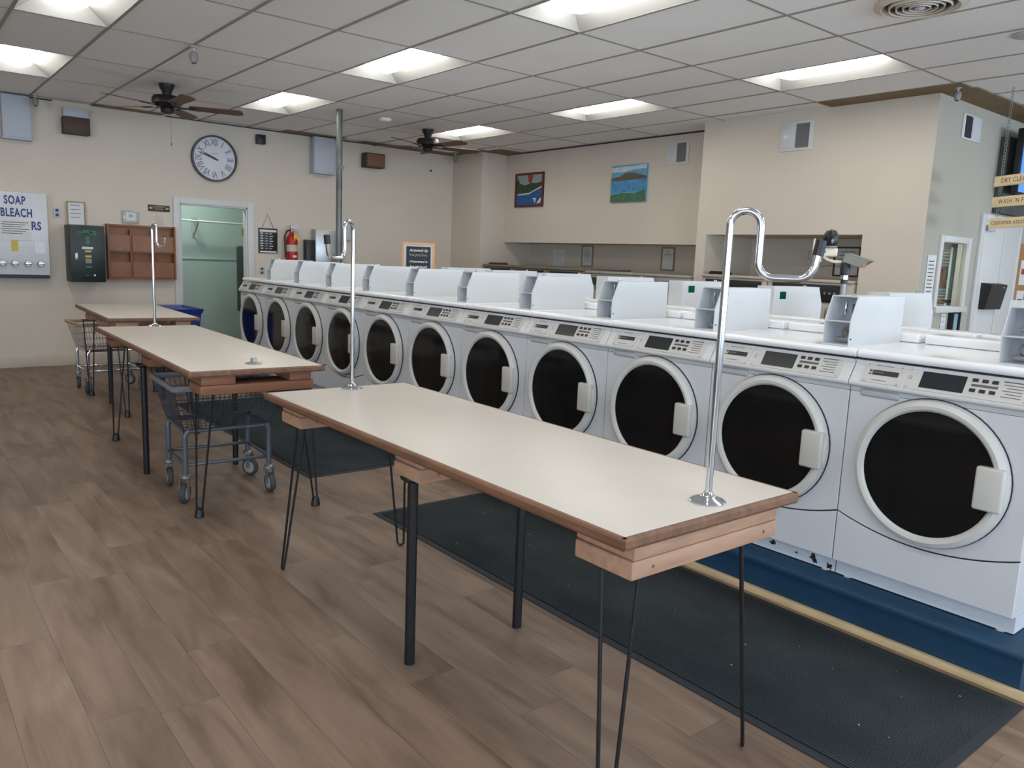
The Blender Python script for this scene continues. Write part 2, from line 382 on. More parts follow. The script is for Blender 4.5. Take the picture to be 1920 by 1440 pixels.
MB().lathe([(.14, -.001), (.14, -.03)], n=24).build('lamp_base', WHITER, t)
m_ = bpy.data.materials.new('storeroom_fill_lamp'); m_.use_nodes = True; q = m_.node_tree.nodes['Principled BSDF']
q.inputs['Emission Color'].default_value = (.9, 1, .95, 1); q.inputs['Emission Strength'].default_value = 75
MB().lathe([(.12, -.031), (.12, -.05), (.09, -.08), (.02, -.095)], n=24).build('lamp_globe', m_, t)
t = thing('hanging_rail', 'white metal hanging rail on a bracket in the green storeroom', 'clothes rail', (3.3, 12.0, 1.75))
MB().cyl((.05, -.28, .06), (1.6, -.28, .04), .014, 12).build('rail', TRIMW, t)
MB().tube([(.38, -.002, -.14), (.38, -.14, -.06), (.38, -.26, .07)], .011, 8).tube([(.38, -.002, .09), (.38, -.16, .09), (.38, -.28, .075)], .011, 8).box(.36, -.012, -.17, .4, -.0005, .12).build('bracket', WHITER, t)
tag(MB().box(4.045, 10.95, .55, 4.16, 11.3, 1.48, bev=.03).build('hanging_coat', BLACK), 'dark coat hanging just inside the storeroom door', 'coat')

# service window and office behind it
struct(MB().box(WX0-.055, 3.195, WZ0-.055, WX0, 3.22, WZ1+.055, bev=.003).box(WX1, 3.195, WZ0-.055, WX1+.055, 3.22, WZ1+.055, bev=.003).box(WX0, 3.195, WZ1, WX1, 3.22, WZ1+.055, bev=.003).box(WX0-.055, 3.17, WZ0-.055, WX1+.055, 3.22, WZ0, bev=.003).build('window_1', TRIMW))
struct(MB().box(7.425, 3.302, .0, 9.49, 3.69, .02).build('floor_office', GREYBX))
mb = MB()
for k in range(26): mb.box(7.9, 3.44, 1.02+.03*k, 8.33, 3.448, 1.022+.03*k+.024)
mb.box(7.9, 3.43, 1.79, 8.33, 3.46, 1.799)
tag(mb.build('window_blind', PAPER), 'white slatted blind seen through the service window', 'blind')
tag(MB().box(8.72, 3.58, .8, 8.86, 3.69, 1.75, bev=.01).build('filing_cabinet', GREEN), 'grey green cabinet seen through the service window', 'cabinet')
tag(MB().box(8.06, 3.37, 1.42, 8.16, 3.42, 1.50, bev=.005).box(8.07, 3.37, 1.501, 8.15, 3.42, 1.54, bev=.005).box(8.05, 3.37, 1.34, 8.15, 3.42, 1.38, bev=.004).box(8.05, 3.36, 1.19, 8.3, 3.42, 1.22, bev=.004).box(8.06, 3.37, 1.381, 8.14, 3.42, 1.4195, bev=.004).build('office_clutter', SPKBR), 'brown stacked boxes behind the service window glass', 'box')
t = thing('ceiling_light', 'hidden lamp added to brighten the office behind the service window', 'ceiling light', (7.85, 3.6, 1.8))  # added lamp, kept out of sight, brightens the office interior
m_ = bpy.data.materials.new('office_fill_lamp'); m_.use_nodes = True; q = m_.node_tree.nodes['Principled BSDF']
q.inputs['Emission Color'].default_value = (.85, .95, 1, 1); q.inputs['Emission Strength'].default_value = 45
MB().box(-.35, -.05, -.03, .3, .05, -.001, bev=.004).build('lamp_body', m_, t)
gm = bpy.data.materials.new('window_glass'); gm.use_nodes = True; q = gm.node_tree.nodes['Principled BSDF']
q.inputs['Transmission Weight'].default_value = 1; q.inputs['Roughness'].default_value = .02; q.inputs['IOR'].default_value = 1.05; q.inputs['Base Color'].default_value = (.9, .95, .95, 1)
struct(MB().box(WX0, 3.25, WZ0, WX1, 3.254, WZ1).build('window_1_pane', gm))
# office door with black wall file
mb = MB().box(8.36, 3.19, 0, 8.43, 3.22, 2.06, bev=.003).box(9.32, 3.19, 0, 9.39, 3.22, 2.06, bev=.003).box(8.43, 3.19, 1.99, 9.32, 3.22, 2.06, bev=.003)
struct(mb.build('trim_12', TRIMW))
dr = struct(MB().box(8.43, 3.198, .01, 9.32, 3.22, 1.99, bev=.003).build('door_2', TRIMW))
struct(MB().box(8.92, 3.188, 0.2, 8.95, 3.1985, 1.9).build('door_panel', WHITE2, dr))
struct(MB().box(8.45, 3.165, 1.90, 8.62, 3.18, 1.96, bev=.003).build('door_closer', GREYBX, dr))
t = thing('wall_file', 'black plastic wall file hanging on the white office door', 'file holder', (8.72, 3.198, 1.27))
MB().prism([(-.001, .13), (-.001, -.13), (-.06, -.13), (-.10, .11), (-.09, .12), (-.02, .13)], -.2, .2, 'x').build('pocket', BLACK, t)
MB().box(.09, -.0995, .085, .13, -.0985, .09).build('label_tab', PAPER, t)
t = thing('air_vent', 'white wall vent high on the grey office wall', 'vent', (7.90, 3.22, 2.79))
MB().box(-.2, -.012, -.11, .2, -.0005, .11, bev=.003).build('frame', TRIMW, t)
mb = MB().box(-.155, -.0135, -.095, -.015, -.0122, .095)
for k in range(9): mb.box(-.15, -.018, -.085+.019*k, -.02, -.0125, -.075+.019*k)
mb.build('louvre', SEAM, t)
MB().box(0.0, -.016, -.09, .16, -.0125, .09).build('damper_plate', WHITE, t)
def poster(name, label, cat, w, h, M, frame=None, fw_=.012, lines=5, col=INK, group=None, head=None):
    t = thing(name, label, cat, group=group); t.matrix_world = M      # local: x right, y up, z out
    if frame:
        MB().box(-w/2-fw_, -h/2-fw_, .0005, w/2+fw_, -h/2, .014).box(-w/2-fw_, h/2, .0005, w/2+fw_, h/2+fw_, .014).box(-w/2-fw_, -h/2, .0005, -w/2, h/2, .014).box(w/2, -h/2, .0005, w/2+fw_, h/2, .014).build('frame', frame, t)
    MB().box(-w/2, -h/2, .0005, w/2, h/2, .005).build('sheet', PAPER, t)
    mb = MB(); y = h*.36
    if head:
        text_mesh(mb, head, h*.13, T(0, y, .0058)); y -= h*.16
    for k in range(lines):
        a = w*(.30+.1*random.random()); mb.box(-a, y, .0052, a*(.6+.4*random.random()), y+h*.022, .0058); y -= h*.72/lines
    mb.build('print', col, t)
    return t
poster('notice', 'white notice taped beside the service window', 'notice', .17, .42, onY(7.42, 3.218, 1.42), lines=9)
poster('leaflet', 'blue leaflet in the rack below the service window', 'leaflet', .10, .20, onY(7.80, 3.218, 1.0), lines=3, col=BLUEINK)
t = thing('leaflet_rack', 'dark rack with a picture leaflet under the service window', 'leaflet rack', (7.97, 3.218, 1.0))
MB().box(-.06, -.05, -.2, -.045, -.0005, .12).box(.09, -.05, -.2, .105, -.0005, .12).box(-.06, -.05, -.2, .105, -.0005, -.18).build('rack', BLACK, t)
MB().box(-.04, -.03, -.17, .085, -.02, .1).build('leaflet', mat('picture_leaflet', (130, 160, 170), .5, var=.4, scale=9), t)
# corkboard right of the office door, television and a dark stand-in panel above it
t = thing('notice_board', 'cork notice board with papers right of the office door', 'notice board', (9.9, 3.218, 1.5))
MB().box(-.48, -.02, -.42, .48, -.0005, .32, bev=.003).build('board', CORK, t)
for k, (a, z, c) in enumerate(((-.32, .02, PAPER), (-.05, .05, PAPER), (.25, 0, PAPER), (-.33, -.3, PAPER), (.1, -.28, PAPER))):
    p = MB().box(a-.1, -.026, z-.13, a+.1, -.0205, z+.13).build('pinned_paper', c, t)
    MB().box(a-.07, -.028, z-.02, a+.06, -.0262, z+.04).build('print', RED if k == 0 else BLUEINK, p)
t = thing('television', 'flat television playing a blue picture above the hanging signs', 'television', (9.06, 3.0, 2.56))
MB().box(-.51, 0, -.30, .51, .06, .30, bev=.006).build('casing', BLACK, t)
MB().box(-.495, -.003, -.285, .495, -.0003, .285).build('screen', SCREEN, t)
MB().box(-.1, .0605, -.1, .1, .139, .1).build('bracket', BLACKM, t)
tag(MB().box(8.60, 3.14, 2.08, 11.4, 3.2195, 2.80, bev=.004).build('darkness_panel', mat('darkness_tone', (74, 78, 76), .6, var=.25, scale=4)), 'dark panel standing in for the darkness behind the television', 'board')  # dark panel put in for the dim area behind the television
# hanging plank signs
t0 = [(2.25, 'DRY CLEANING'), (2.08, "WASH 'N FOLD"), (1.905, 'CUSTOMER ASSISTANCE')]
tg = thing('hanging_sign', 'three maple planks hung on chains naming the shop services', 'sign', (7.42, 2.76, 0), math.radians(-122))
for (z, s), sz in zip(t0, (.053, .051, .040)):
    o = MB().box(-.03, -.009, z-.042, .82, .009, z+.042, bev=.002).build('plank', SIGNW, tg)
    b_ = MB(); text_mesh(b_, s, sz, onY(.05 if len(s) < 15 else .0, -.0095, z), align='LEFT', spacing=1.15); b_.build('lettering', mat('burnt_letters', (110, 86, 66), .7), o)
for x in (.04, .76):
    mb = MB(); z = 1.87
    while z < 2.995:
        odd = int(round(z/.026)) % 2
        if not any(abs(z-a) < .05 for a, _ in t0):
            pts = arc((x, 0, z), .012, 0, 2*PI, 8, (1, 0, 0) if odd else (0, 1, 0), (0, 0, 1.35)); mb.tube(pts, .0022, 5, cap=False)
        z += .026
    mb.build('chain', mat('dull_chain', (128, 128, 118), .6), tg)['kind'] = 'stuff'

# ------------------------------------------------------------------ things on the far wall (y = 10.45)
Y = YF
t = thing('soap_dispenser', 'white wall vending dispenser lettered SOAP BLEACH SOFTENERS', 'dispenser', (1.26, Y, 1.495))
MB().box(-.34, -.13, -.44, .32, -.0005, .465, bev=.008).build('body', mat('dispenser_white', (208, 210, 214), .3, var=.03, scale=2), t)
MB().box(-.34, -.125, -.475, .312, -.0005, -.445, bev=.003).build('base_strip', mat('navy_strip', (36, 50, 84), .5), t)
mb = MB()
NR = Matrix.Scale(.62, 4, (1, 0, 0))
text_mesh(mb, 'SOAP', .125, onY(.01, -.1312, .37) @ NR, bold=.004, spacing=1.1); text_mesh(mb, 'BLEACH', .125, onY(.022, -.1312, .235) @ NR, bold=.004, spacing=1.1); text_mesh(mb, 'SOFTENERS', .125, onY(.01, -.1312, .10) @ Matrix.Scale(.72, 4, (1, 0, 0)), bold=.004, spacing=1.05)
mb.build('lettering', BLUEINK, t)
n_ = MB().box(-.155, -.137, -.06, .15, -.1325, .165).build('notice', PAPER, t)
mb = MB()
for k in range(6): mb.box(-.12-.01*(k % 2), -.1385, .13-.024*k, .13-.03*(k % 3), -.1372, .137-.024*k)
mb.build('print', INK, n_)
MB().box(-.045, -.133, -.18, .02, -.1302, -.07).box(-.055, -.1345, -.068, .03, -.1302, -.058).build('price_sticker', YELLOW, t)
MB().box(.18, -.133, -.20, .28, -.1302, -.07).build('glare_patch', WHITE, t)  # white patch painting in glare on the dispenser front
for x in (-.25, -.135, -.02, .105, .23):
    k_ = MB().lathe([(.032, -.1302), (.036, -.15), (.03, -.156)], (x, 0, -.31), 'y', 20).build('coin_mechanism', STEEL, t)
    MB().box(x-.03, -.19, -.325, x+.03, -.157, -.30, bev=.005).build('coin_handle', CHROME, k_)
def plate(name, label, cat, x, z, w=.075, h=.12, holes=True, Yy=Y):
    t = thing(name, label, cat, (x, Yy, z)); MB().box(-w/2, -.007, -h/2, w/2, -.0005, h/2, bev=.002).build('cover_plate', GREYBX if holes else BASEB, t)
    if holes:
        for s in (-1, 1): MB().cyl((0, -.0075, s*.026), (0, -.0072-.006, s*.026), .017, 16).build('socket', BLACK, t)
    return t
plate('power_outlet', 'double socket plate between the soap dispenser and change machine', 'outlet', 1.695, 1.765)
plate('power_outlet', 'low socket plate right of the doorway behind the washers', 'outlet', 4.09, 1.16, .07, .09)
plate('blank_plate', 'blank beige plate just below the small dark sign', 'wall plate', 2.80, 1.75, .08, .11, False)
poster('framed_notice', 'framed notice propped on top of the green change machine', 'notice', .165, .25, onY(1.885, Y-.03, 1.765), OAKN, .012, 4, DARKINK)
t = thing('change_machine', 'dark green change machine with arched green lettering', 'change machine', (1.94, Y, 1.32))
MB().box(-.18, -.28, -.33, .18, -.0005, .315, bev=.008).build('cabinet', mat('change_side', (64, 66, 58), .5, var=.1), t)
df = MB().box(-.178, -.296, -.318, .178, -.2805, .305, bev=.006).build('door', GREENB, t)
mb = MB()
for k, ch in enumerate('CHANGE'):
    a = (k-2.5)*.26; text_mesh(mb, ch, .062, onY(.115*math.sin(a)*1.15, -.2968, .185+.05*math.cos(a)*1.0, -a*.55), bold=.002)
text_mesh(mb, '$', .11, onY(0, -.2968, .145), bold=.002)
mb.build('lettering', GREENT, df)
MB().box(-.06, -.3, .045, .055, -.2965, .072).build('label_strip', PAPER, df)
MB().box(-.03, -.3, .012, .035, -.2965, .032).box(-.03, -.3, -.05, .035, -.2965, -.025).build('warning_sticker', YELLOW, df)
MB().box(-.03, -.305, -.115, .035, -.2965, -.062, bev=.003).build('bill_slot', GREYCAM, df)
MB().box(-.03, -.30, -.165, .035, -.2965, -.145).build('bill_sticker', GREENT, df)
MB().box(-.135, -.312, -.08, -.105, -.2965, .0, bev=.004).build('door_lock', STEEL, df)
MB().box(-.05, -.315, -.285, .03, -.2965, -.235, bev=.006).build('coin_cup', BLACKM, df)
MB().lathe([(.012, -.2965), (.012, -.304)], (.06, 0, -.25), 'y', 14).build('key_lock', CHROME, df)
# wooden pigeonhole board: six pockets
t = thing('magazine_rack', 'varnished plywood rack with six pockets left of the doorway', 'rack', (2.575, Y, 1.345))
MB().box(-.385, -.012, -.325, .385, -.0005, .325).build('back_panel', OAK, t)
MB().box(-.385, -.10, -.325, -.365, -.012, .325).box(.365, -.10, -.325, .385, -.012, .325).box(-.365, -.10, -.325, .365, -.012, -.305).box(-.365, -.055, .305, .365, -.012, .325).build('frame', OAK, t)
MB().box(-.135, -.09, -.305, -.12, -.012, .27).box(.12, -.09, -.305, .135, -.012, .27).box(-.365, -.09, .0, -.135, -.012, .012).box(-.12, -.09, .0, .12, -.012, .012).box(.135, -.09, .0, .365, -.012, .012).build('divider', OAK, t)
pg = mat('pocket_panel', (138, 92, 62), .45, var=.1)
for cx in (-.25, 0, .25):
    for z in (-.30, .015): MB().box(cx-.112, -.088, z, cx+.112, -.082, z+.185).build('pocket_front', pg, t)
t = thing('thermostat', 'white thermostat under a clear cover above the plywood rack', 'thermostat', (2.47, Y, 1.765))
MB().box(-.09, -.03, -.075, .09, -.0005, .075, bev=.01).build('cover', mat('cloudy_cover', (172, 180, 174), .2, var=.02, coat=.5), t)
MB().box(-.055, -.036, -.05, .055, -.0305, .05, bev=.003).build('body', PAPER, t)
MB().box(-.025, -.038, -.005, .025, -.0363, .03).build('display', mat('lcd_grey', (128, 146, 150), .3), t)
t = thing('small_sign', 'small dark brown sign with pointing hands by the doorway', 'sign', (2.80, Y, 1.89))
MB().box(-.125, -.01, -.038, .125, -.0005, .038, bev=.001).build('board', mat('dark_brown_sign', (52, 40, 34), .5), t)
mb = MB(); text_mesh(mb, 'LAUNDRY', .03, onY(0, -.0106, .016)); text_mesh(mb, 'ROOM', .03, onY(0, -.0106, -.014))
mb.build('lettering', mat('gilt_ink', (176, 156, 122), .5), t)
for s in (-1, 1): MB().box(s*.095-.018, -.0113, -.012, s*.095+.018, -.0102, .012, bev=.0004).build('pointing_hand', MATS['gilt_ink'], t)
# clock
t = thing('wall_clock', 'round white wall clock with Roman numerals and black rim', 'clock', (3.48, Y, 2.555))
MB().lathe([(.262, -.045), (.285, -.045), (.285, -.0005), (.262, -.0005)], n=64, axis='y', cap0=False, cap1=False).build('rim', mat('dark_rim', (44, 42, 46), .4), t)
MB().lathe([(.262, -.012), (.262, -.025)], n=64, axis='y').build('dial', mat('clock_dial', (206, 206, 212), .4, var=.04, scale=6), t)
mb = MB()
for k, s in enumerate(['XII', 'I', 'II', 'III', 'IIII', 'V', 'VI', 'VII', 'VIII', 'IX', 'X', 'XI']):
    a = -k*PI/6; text_mesh(mb, s, .125, onY(-.195*math.sin(a), -.026, .195*math.cos(a), a) @ Matrix.Scale(.68, 4, (1, 0, 0)), spacing=.9)
text_mesh(mb, 'COMPANY', .02, onY(0, -.026, .06))
mb.build('numeral', mat('clock_ink', (98, 98, 110), .5), t)
for nm, L_, ang, w_ in (('minute_hand', .2, 288, .011), ('hour_hand', .15, 296, .014)):
    a = -math.radians(ang); MB().prism([(-w_, 0), (-.004, L_), (0, L_+.02), (.004, L_), (w_, 0), (.004, -.05), (-.004, -.05)], -.034 if nm[0] == 'h' else -.031, -.0325 if nm[0] == 'h' else -.0295, 'y').xf(Matrix.Rotation(-a if False else a, 4, 'Y').inverted()).build(nm, BLACK, t)
MB().lathe([(.01, -.026), (.01, -.036)], n=14, axis='y').build('hub', BLACK, t)
# high boxes
def wbox(name, label, cat, x0, x1, z0, z1, d, m, grille=None, flap=None):
    t = thing(name, label, cat, ((x0+x1)/2, Y, (z0+z1)/2)); a, h = (x1-x0)/2, (z1-z0)/2
    MB().box(-a, -d, -h, a, -.0005, h, bev=.006).build('cabinet', m, t)
    if grille: MB().box(-a+.015, -d-.006, -h+.015, a-.015, -d-.0003, h-.015, bev=.002).build('front_grille', grille, t)
    if flap: MB().box(-a-.01, -d-.008, -h-.02, a+.01, -.0005, -h-.001, bev=.003).build('bottom_flange', flap, t)
    return t
wbox('wall_cabinet', 'pale grey wall cabinet at the far left ceiling corner', 'cabinet', 1.20, 1.47, 2.54, 2.985, .12, GREYBX, None, GREYBX)
wbox('loudspeaker', 'dark brown slatted loudspeaker high above the change machine', 'loudspeaker', 1.78, 2.05, 2.645, 2.83, .14, DKWOOD, DKWOOD)
tag(MB().box(1.79, Y-.1, 2.835, 2.04, Y-.0005, 2.93, bev=.004).build('junction_box', GREYBX), 'grey metal box directly above the dark slatted loudspeaker', 'box')
wbox('loudspeaker', 'small black loudspeaker right of the clock', 'loudspeaker', 4.02, 4.13, 2.80, 2.92, .08, BLACK, BLACKM)
wbox('wall_cabinet', 'pale grey wall cabinet left of the steel ceiling pole', 'cabinet', 4.78, 5.09, 2.52, 2.985, .14, GREYBX, None, GREYBX)
wbox('loudspeaker', 'brown cloth fronted loudspeaker right of the steel ceiling pole', 'loudspeaker', 5.56, 5.86, 2.66, 2.86, .16, DKWOOD, SPKBR)
tag(MB().lathe([(.012, -.0005), (.016, -.01), (.008, -.02)], (6.74, Y, 2.73), 'y', 12).build('wall_hook', BLACKM), 'tiny dark hook high on the clock wall near the corner', 'hook')
# letter board, extinguisher, boxes by the doorway
t = thing('letter_board', 'black price board hanging on a string by the extinguisher', 'board', (4.175, Y, 1.56))
MB().box(-.13, -.014, -.165, .13, -.0005, .165, bev=.002).build('board', BLACK, t)
mb = MB().box(-.115, -.0152, .115, .115, -.0143, .145).box(-.115, -.0152, -.155, .115, -.0143, -.135)
for k in range(7):
    z = .09-.033*k; mb.box(-.105, -.0152, z, -.07, -.0143, z+.014).box(-.04, -.0152, z+.004, .0, -.0143, z+.009).box(.02, -.0152, z, .05+.02*(k % 2), -.0143, z+.009)
mb.build('lettering', PAPER, t)
MB().tube([(-.08, -.008, .166), (0, -.008, .345), (.08, -.008, .166)], .003, 6).build('string', mat('jute', (150, 112, 84), .9), t)
MB().cyl((0, -.0005, .345), (0, -.015, .345), .006, 8).build('nail', STEEL, t)
t = thing('fire_extinguisher', 'red fire extinguisher on the wall right of the black price board', 'fire extinguisher', (4.47, Y-.10, 1.15))
MB().lathe([(.0, 0), (.07, .0), (.078, .015), (.078, .42), (.07, .47), (.045, .505), (.03, .52), (.028, .55)], n=28).build('cylinder', RED, t)
MB().lathe([(.0785, .28), (.0785, .37)], n=28, cap0=False, cap1=False).build('label_band', mat('extinguisher_label', (196, 186, 160), .5, var=.1, scale=25), t)
MB().box(-.02, -.082, .20, .035, -.0785, .23).build('logo', PAPER, t)
MB().lathe([(.022, .55), (.022, .58), (.01, .60)], n=16).box(-.02, -.03, .59, .09, .03, .602).box(-.01, -.02, .62, .10, .02, .63).box(-.02, -.02, .60, .0, .02, .63).build('valve', STEEL, t)
MB().tube([(-.02, -.02, .57), (-.08, -.03, .55), (-.11, -.03, .48), (-.105, -.03, .35), (-.10, -.03, .2)], .012, 8).build('hose', BLACK, t)
MB().prism([(.01, .53), (.085, .42), (.07, .40), (.02, .46), (-.005, .4), (-.01, .5)], -.092, -.0885, 'y').build('inspection_tag', mat('yellow_tag', (226, 168, 30), .5), t)
wbox('black_box', 'narrow black box left of the steel dispenser', 'box', 4.68, 4.80, 1.16, 1.60, .10, BLACK)
t = wbox('towel_dispenser', 'brushed steel dispenser cabinet behind the far washers', 'dispenser', 4.80, 5.21, 1.18, 1.745, .14, STEEL)
for a, z in ((0, .12), (-.05, .14)): MB().cyl((a, -.1405, z), (a, -.146, z), .012, 12).build('lock', BLACK, t)
wbox('conduit_box', 'small grey box on the wall right of the steel dispenser', 'box', 5.28, 5.40, 1.62, 1.80, .08, GREYBX)
tag(MB().cyl((4.15, 8.31, .168), (4.15, 8.31, ZC-.001), .034, 24).box(4.11, 8.265, 2.36, 4.19, 8.27, 2.40).build('pipe_column', mat('grey_pipe', (104, 106, 104), .45, metal=.5, var=.25, scale=5)), 'tall dark grey pipe column rising to the ceiling', 'pole')
# steel junction collar lines on the column
# ------------------------------------------------------------------ right hand wall: paintings, vents, notices
def wave_strip(pts, lo): return pts
t = thing('painting', 'brown framed painting of a blue stream with white geese', 'painting', (NX, 9.10, 2.46), -PI/2)   # local x = -Y world, -y = -X
W2, H2 = .32, .245
MB().box(-W2, -.025, -H2, W2, -.0005, -H2+.03).box(-W2, -.025, H2-.03, W2, -.0005, H2).box(-W2, -.025, -H2+.03, -W2+.03, -.0005, H2-.03).box(W2-.03, -.025, -H2+.03, W2, -.0005, H2-.03).build('frame', REDB, t)
cv = MB().box(-W2+.03, -.012, -H2+.03, W2-.03, -.0005, H2-.03).build('canvas', mat('paint_grey_sky', (150, 154, 160), .6, var=.1, scale=20), t)
MB().prism([(-.29, -.05), (-.29, .14), (-.26, .18), (-.22, .10), (-.1, .07), (.05, .10), (.15, .09), (.29, .11), (.29, .03), (.1, -.01), (0, -.04)], -.0132, -.0123, 'y').build('tree_bank', mat('paint_green', (52, 70, 50), .6, var=.3, scale=25), cv)
MB().prism([(-.29, -.215), (-.29, -.06), (0, -.05), (.15, .0), (.29, .04), (.29, -.215)], -.0140, -.0133, 'y').build('stream', mat('paint_blue', (40, 88, 150), .5, var=.35, scale=22), cv)
MB().prism([(-.24, -.06), (0, -.045), (.16, .01), (.29, .05), (.29, .03), (.15, -.01), (0, -.06), (-.24, -.075)], -.0150, -.0142, 'y').prism([(.08, -.12), (.17, -.12), (.14, -.19), (.12, -.15)], -.0150, -.0142, 'y').prism([(.24, -.13), (.28, -.12), (.26, -.19), (.18, -.2)], -.0150, -.0142, 'y').build('white_geese', mat('paint_white', (214, 212, 204), .6), cv)
MB().prism([(-.02, .12), (-.04, .212), (.08, .212), (.06, .12), (.02, .09)], -.0150, -.0142, 'y').build('red_tree', mat('paint_rust', (150, 62, 40), .6, var=.2, scale=30), cv)
t = thing('painting', 'unframed bright seascape canvas with a brown island', 'painting', (NX, 7.12, 2.46), -PI/2)
cv = MB().box(-.30, -.03, -.23, .30, -.0005, .23).build('canvas', mat('paint_sky_blue', (96, 160, 196), .6, var=.15, scale=12), t)
MB().prism([(-.30, .20), (-.1, .21), (.1, .21), (.3, .225), (.3, .17), (.1, .165), (-.1, .14), (-.3, .145)], -.0312, -.0303, 'y').build('cloud', mat('paint_cloud', (196, 204, 204), .6, var=.12, scale=20), cv)
MB().prism([(-.30, .03), (-.30, .07), (-.15, .09), (-.05, .13), (.06, .13), (.2, .10), (.3, .08), (.3, .04)], -.0312, -.0303, 'y').build('island', mat('paint_umber', (98, 88, 70), .6, var=.2, scale=20), cv)
MB().prism([(-.30, -.12), (-.30, .03), (.3, .045), (.3, -.1)], -.0322, -.0313, 'y').build('sea', mat('paint_sea', (66, 138, 182), .5, var=.3, scale=20), cv)
MB().prism([(-.30, -.23), (-.30, -.14), (-.1, -.12), (.12, -.13), (.3, -.08), (.3, -.23)], -.0332, -.0323, 'y').build('shore', mat('paint_grass', (66, 108, 78), .6, var=.25, scale=20), cv)
def wvent(label, y, z, x, s=1.0):
    t = thing('air_vent', label, 'vent', (x, y, z), -PI/2)
    MB().box(-.17*s, -.012, -.135*s, .17*s, -.0005, .135*s, bev=.003).build('frame', TRIMW, t)
    mb = MB().box(-.002, -.0145, -.11*s, .132*s, -.0122, .11*s)
    for k in range(10): mb.box(.0, -.02, (-.105+.021*k)*s, .13*s, -.0125, (-.093+.021*k)*s)
    mb.build('louvre', mat('vent_louvre', (112, 112, 110), .5), t)
    MB().box(-.135*s, -.018, -.105*s, -.005, -.0125, .105*s, bev=.002).build('damper_plate', WHITE, t)
wvent('white wall vent above and right of the seascape canvas', 6.37, 2.78, NX)
wvent('white wall vent on the bulkhead above the large niche', 4.56, 2.76, BX, 1.05)
poster('notice', 'plain white notice at the left of the long niche', 'notice', .26, .24, onX(NXB, 9.0, 1.50), lines=6, col=GREYBX)
poster('framed_notice', 'oak framed notice with lines of text inside the long niche', 'notice', .2, .27, onX(NXB, 8.38, 1.535), OAKN, .018, 8, INK)
poster('framed_notice', 'oak framed picture notice near the right end of the long niche', 'notice', .19, .27, onX(NXB, 6.87, 1.53), OAKN, .018, 1, DARKINK, head='&')
poster('framed_notice', 'brown framed notice inside the bulkhead niche', 'notice', .26, .28, onX(8.1, 4.38, 1.56), REDB, .018, 5, DARKINK)

# ------------------------------------------------------------------ large steel washers under the niches
def big_washer(y0, y1, label, top=1.36, m=BISC, dark=False, x=7.18, led=False):
    w_ = y1-y0-.012
    t = thing('large_washer', label, 'washing machine', (x, y0+.006, 0), group='large washers under the niches')
    MB().box(0, 0, .10, .88, w_, top-.03, bev=.006).build('cabinet', m, t)
    MB().box(-.02, 0, top-.028, .88, w_, top, bev=.006).build('top_panel', m, t)
    MB().box(.03, .02, .0, .85, w_-.02, .098).build('base', BLACK, t)
    pz = top-.05
    p = MB().box(-.012, .06, pz-.17, -.0005, w_-.06, pz, bev=.003).build('control_panel', BLACK if dark else STEEL, t)
    MB().box(-.016, w_*.55, pz-.12, -.0125, w_-.1, pz-.03).build('display', mat('panel_screen', (52, 58, 54), .3), p)
    if led: MB().box(-.018, w_-.15, pz-.05, -.0163, w_-.11, pz-.03).build('green_digits', LCD, p)
    for k in range(3): MB().cyl((-.0125, .16+.05*k, pz-.08), (-.022, .16+.05*k, pz-.08), .012, 12).build('button', STEEL, p)
    MB().box(-.03, .1, pz-.34, -.0005, .24, pz-.21, bev=.006).build('coin_slot', STEEL, t)
    MB().lathe([(.20, -.0005), (.25, -.02), (.25, -.05), (.21, -.06), (.19, -.03)], (0, w_/2, .62), 'x', 36, cap0=False, cap1=False).build('door_ring', STEEL, t)
    MB().lathe([(.189, -.03), (.12, -.045), (.02, -.05)], (0, w_/2, .62), 'x', 36).build('door_glass', GLASS, t)
    MB().box(-.1, w_/2-.28, .58, -.055, w_/2-.2, .66, bev=.01).build('door_handle', BLACK, t)
    return t
big_washer(3.80, 4.72, 'steel washer in the bulkhead niche, the one nearer the office', 1.37, BISC, True)
big_washer(4.72, 5.56, 'steel washer in the bulkhead niche with lit green digits', 1.37, BISC, True, led=True)
LG = mat('light_steel_enamel', (176, 172, 162), .4, metal=.2)
big_washer(5.72, 6.56, 'pale steel washer directly under the oak framed picture notice', 1.34, LG)
big_washer(6.56, 7.40, 'pale steel washer under the seascape canvas', 1.34, LG)
DG = mat('dull_steel_enamel', (136, 128, 116), .45, metal=.3)
big_washer(7.42, 8.16, 'dull steel washer under the oak notice with lines of text', 1.36, DG, True)
big_washer(8.16, 8.90, 'dull steel washer under the plain white notice', 1.36, DG, True)
big_washer(8.90, 9.62, 'dull steel washer at the corner end of the long niche', 1.36, DG, True)
t = thing('desk_vent', 'low dark vent cap on top of the washer with green digits', 'vent cap', (7.3, 5.40, 1.3705))
MB().prism([(-.09, 0), (-.06, .035), (.06, .035), (.09, 0)], -.1, .1, 'x').build('cap', BLACK, t)
tag(MB().prism([(-.12, 0), (-.08, .03), (.08, .03), (.12, 0)], -.1, .1, 'x').xf(T(7.3, 9.4, 1.3605)).build('vent_cap', DKWOOD), 'low dark cap on the washer nearest the corner', 'vent cap')

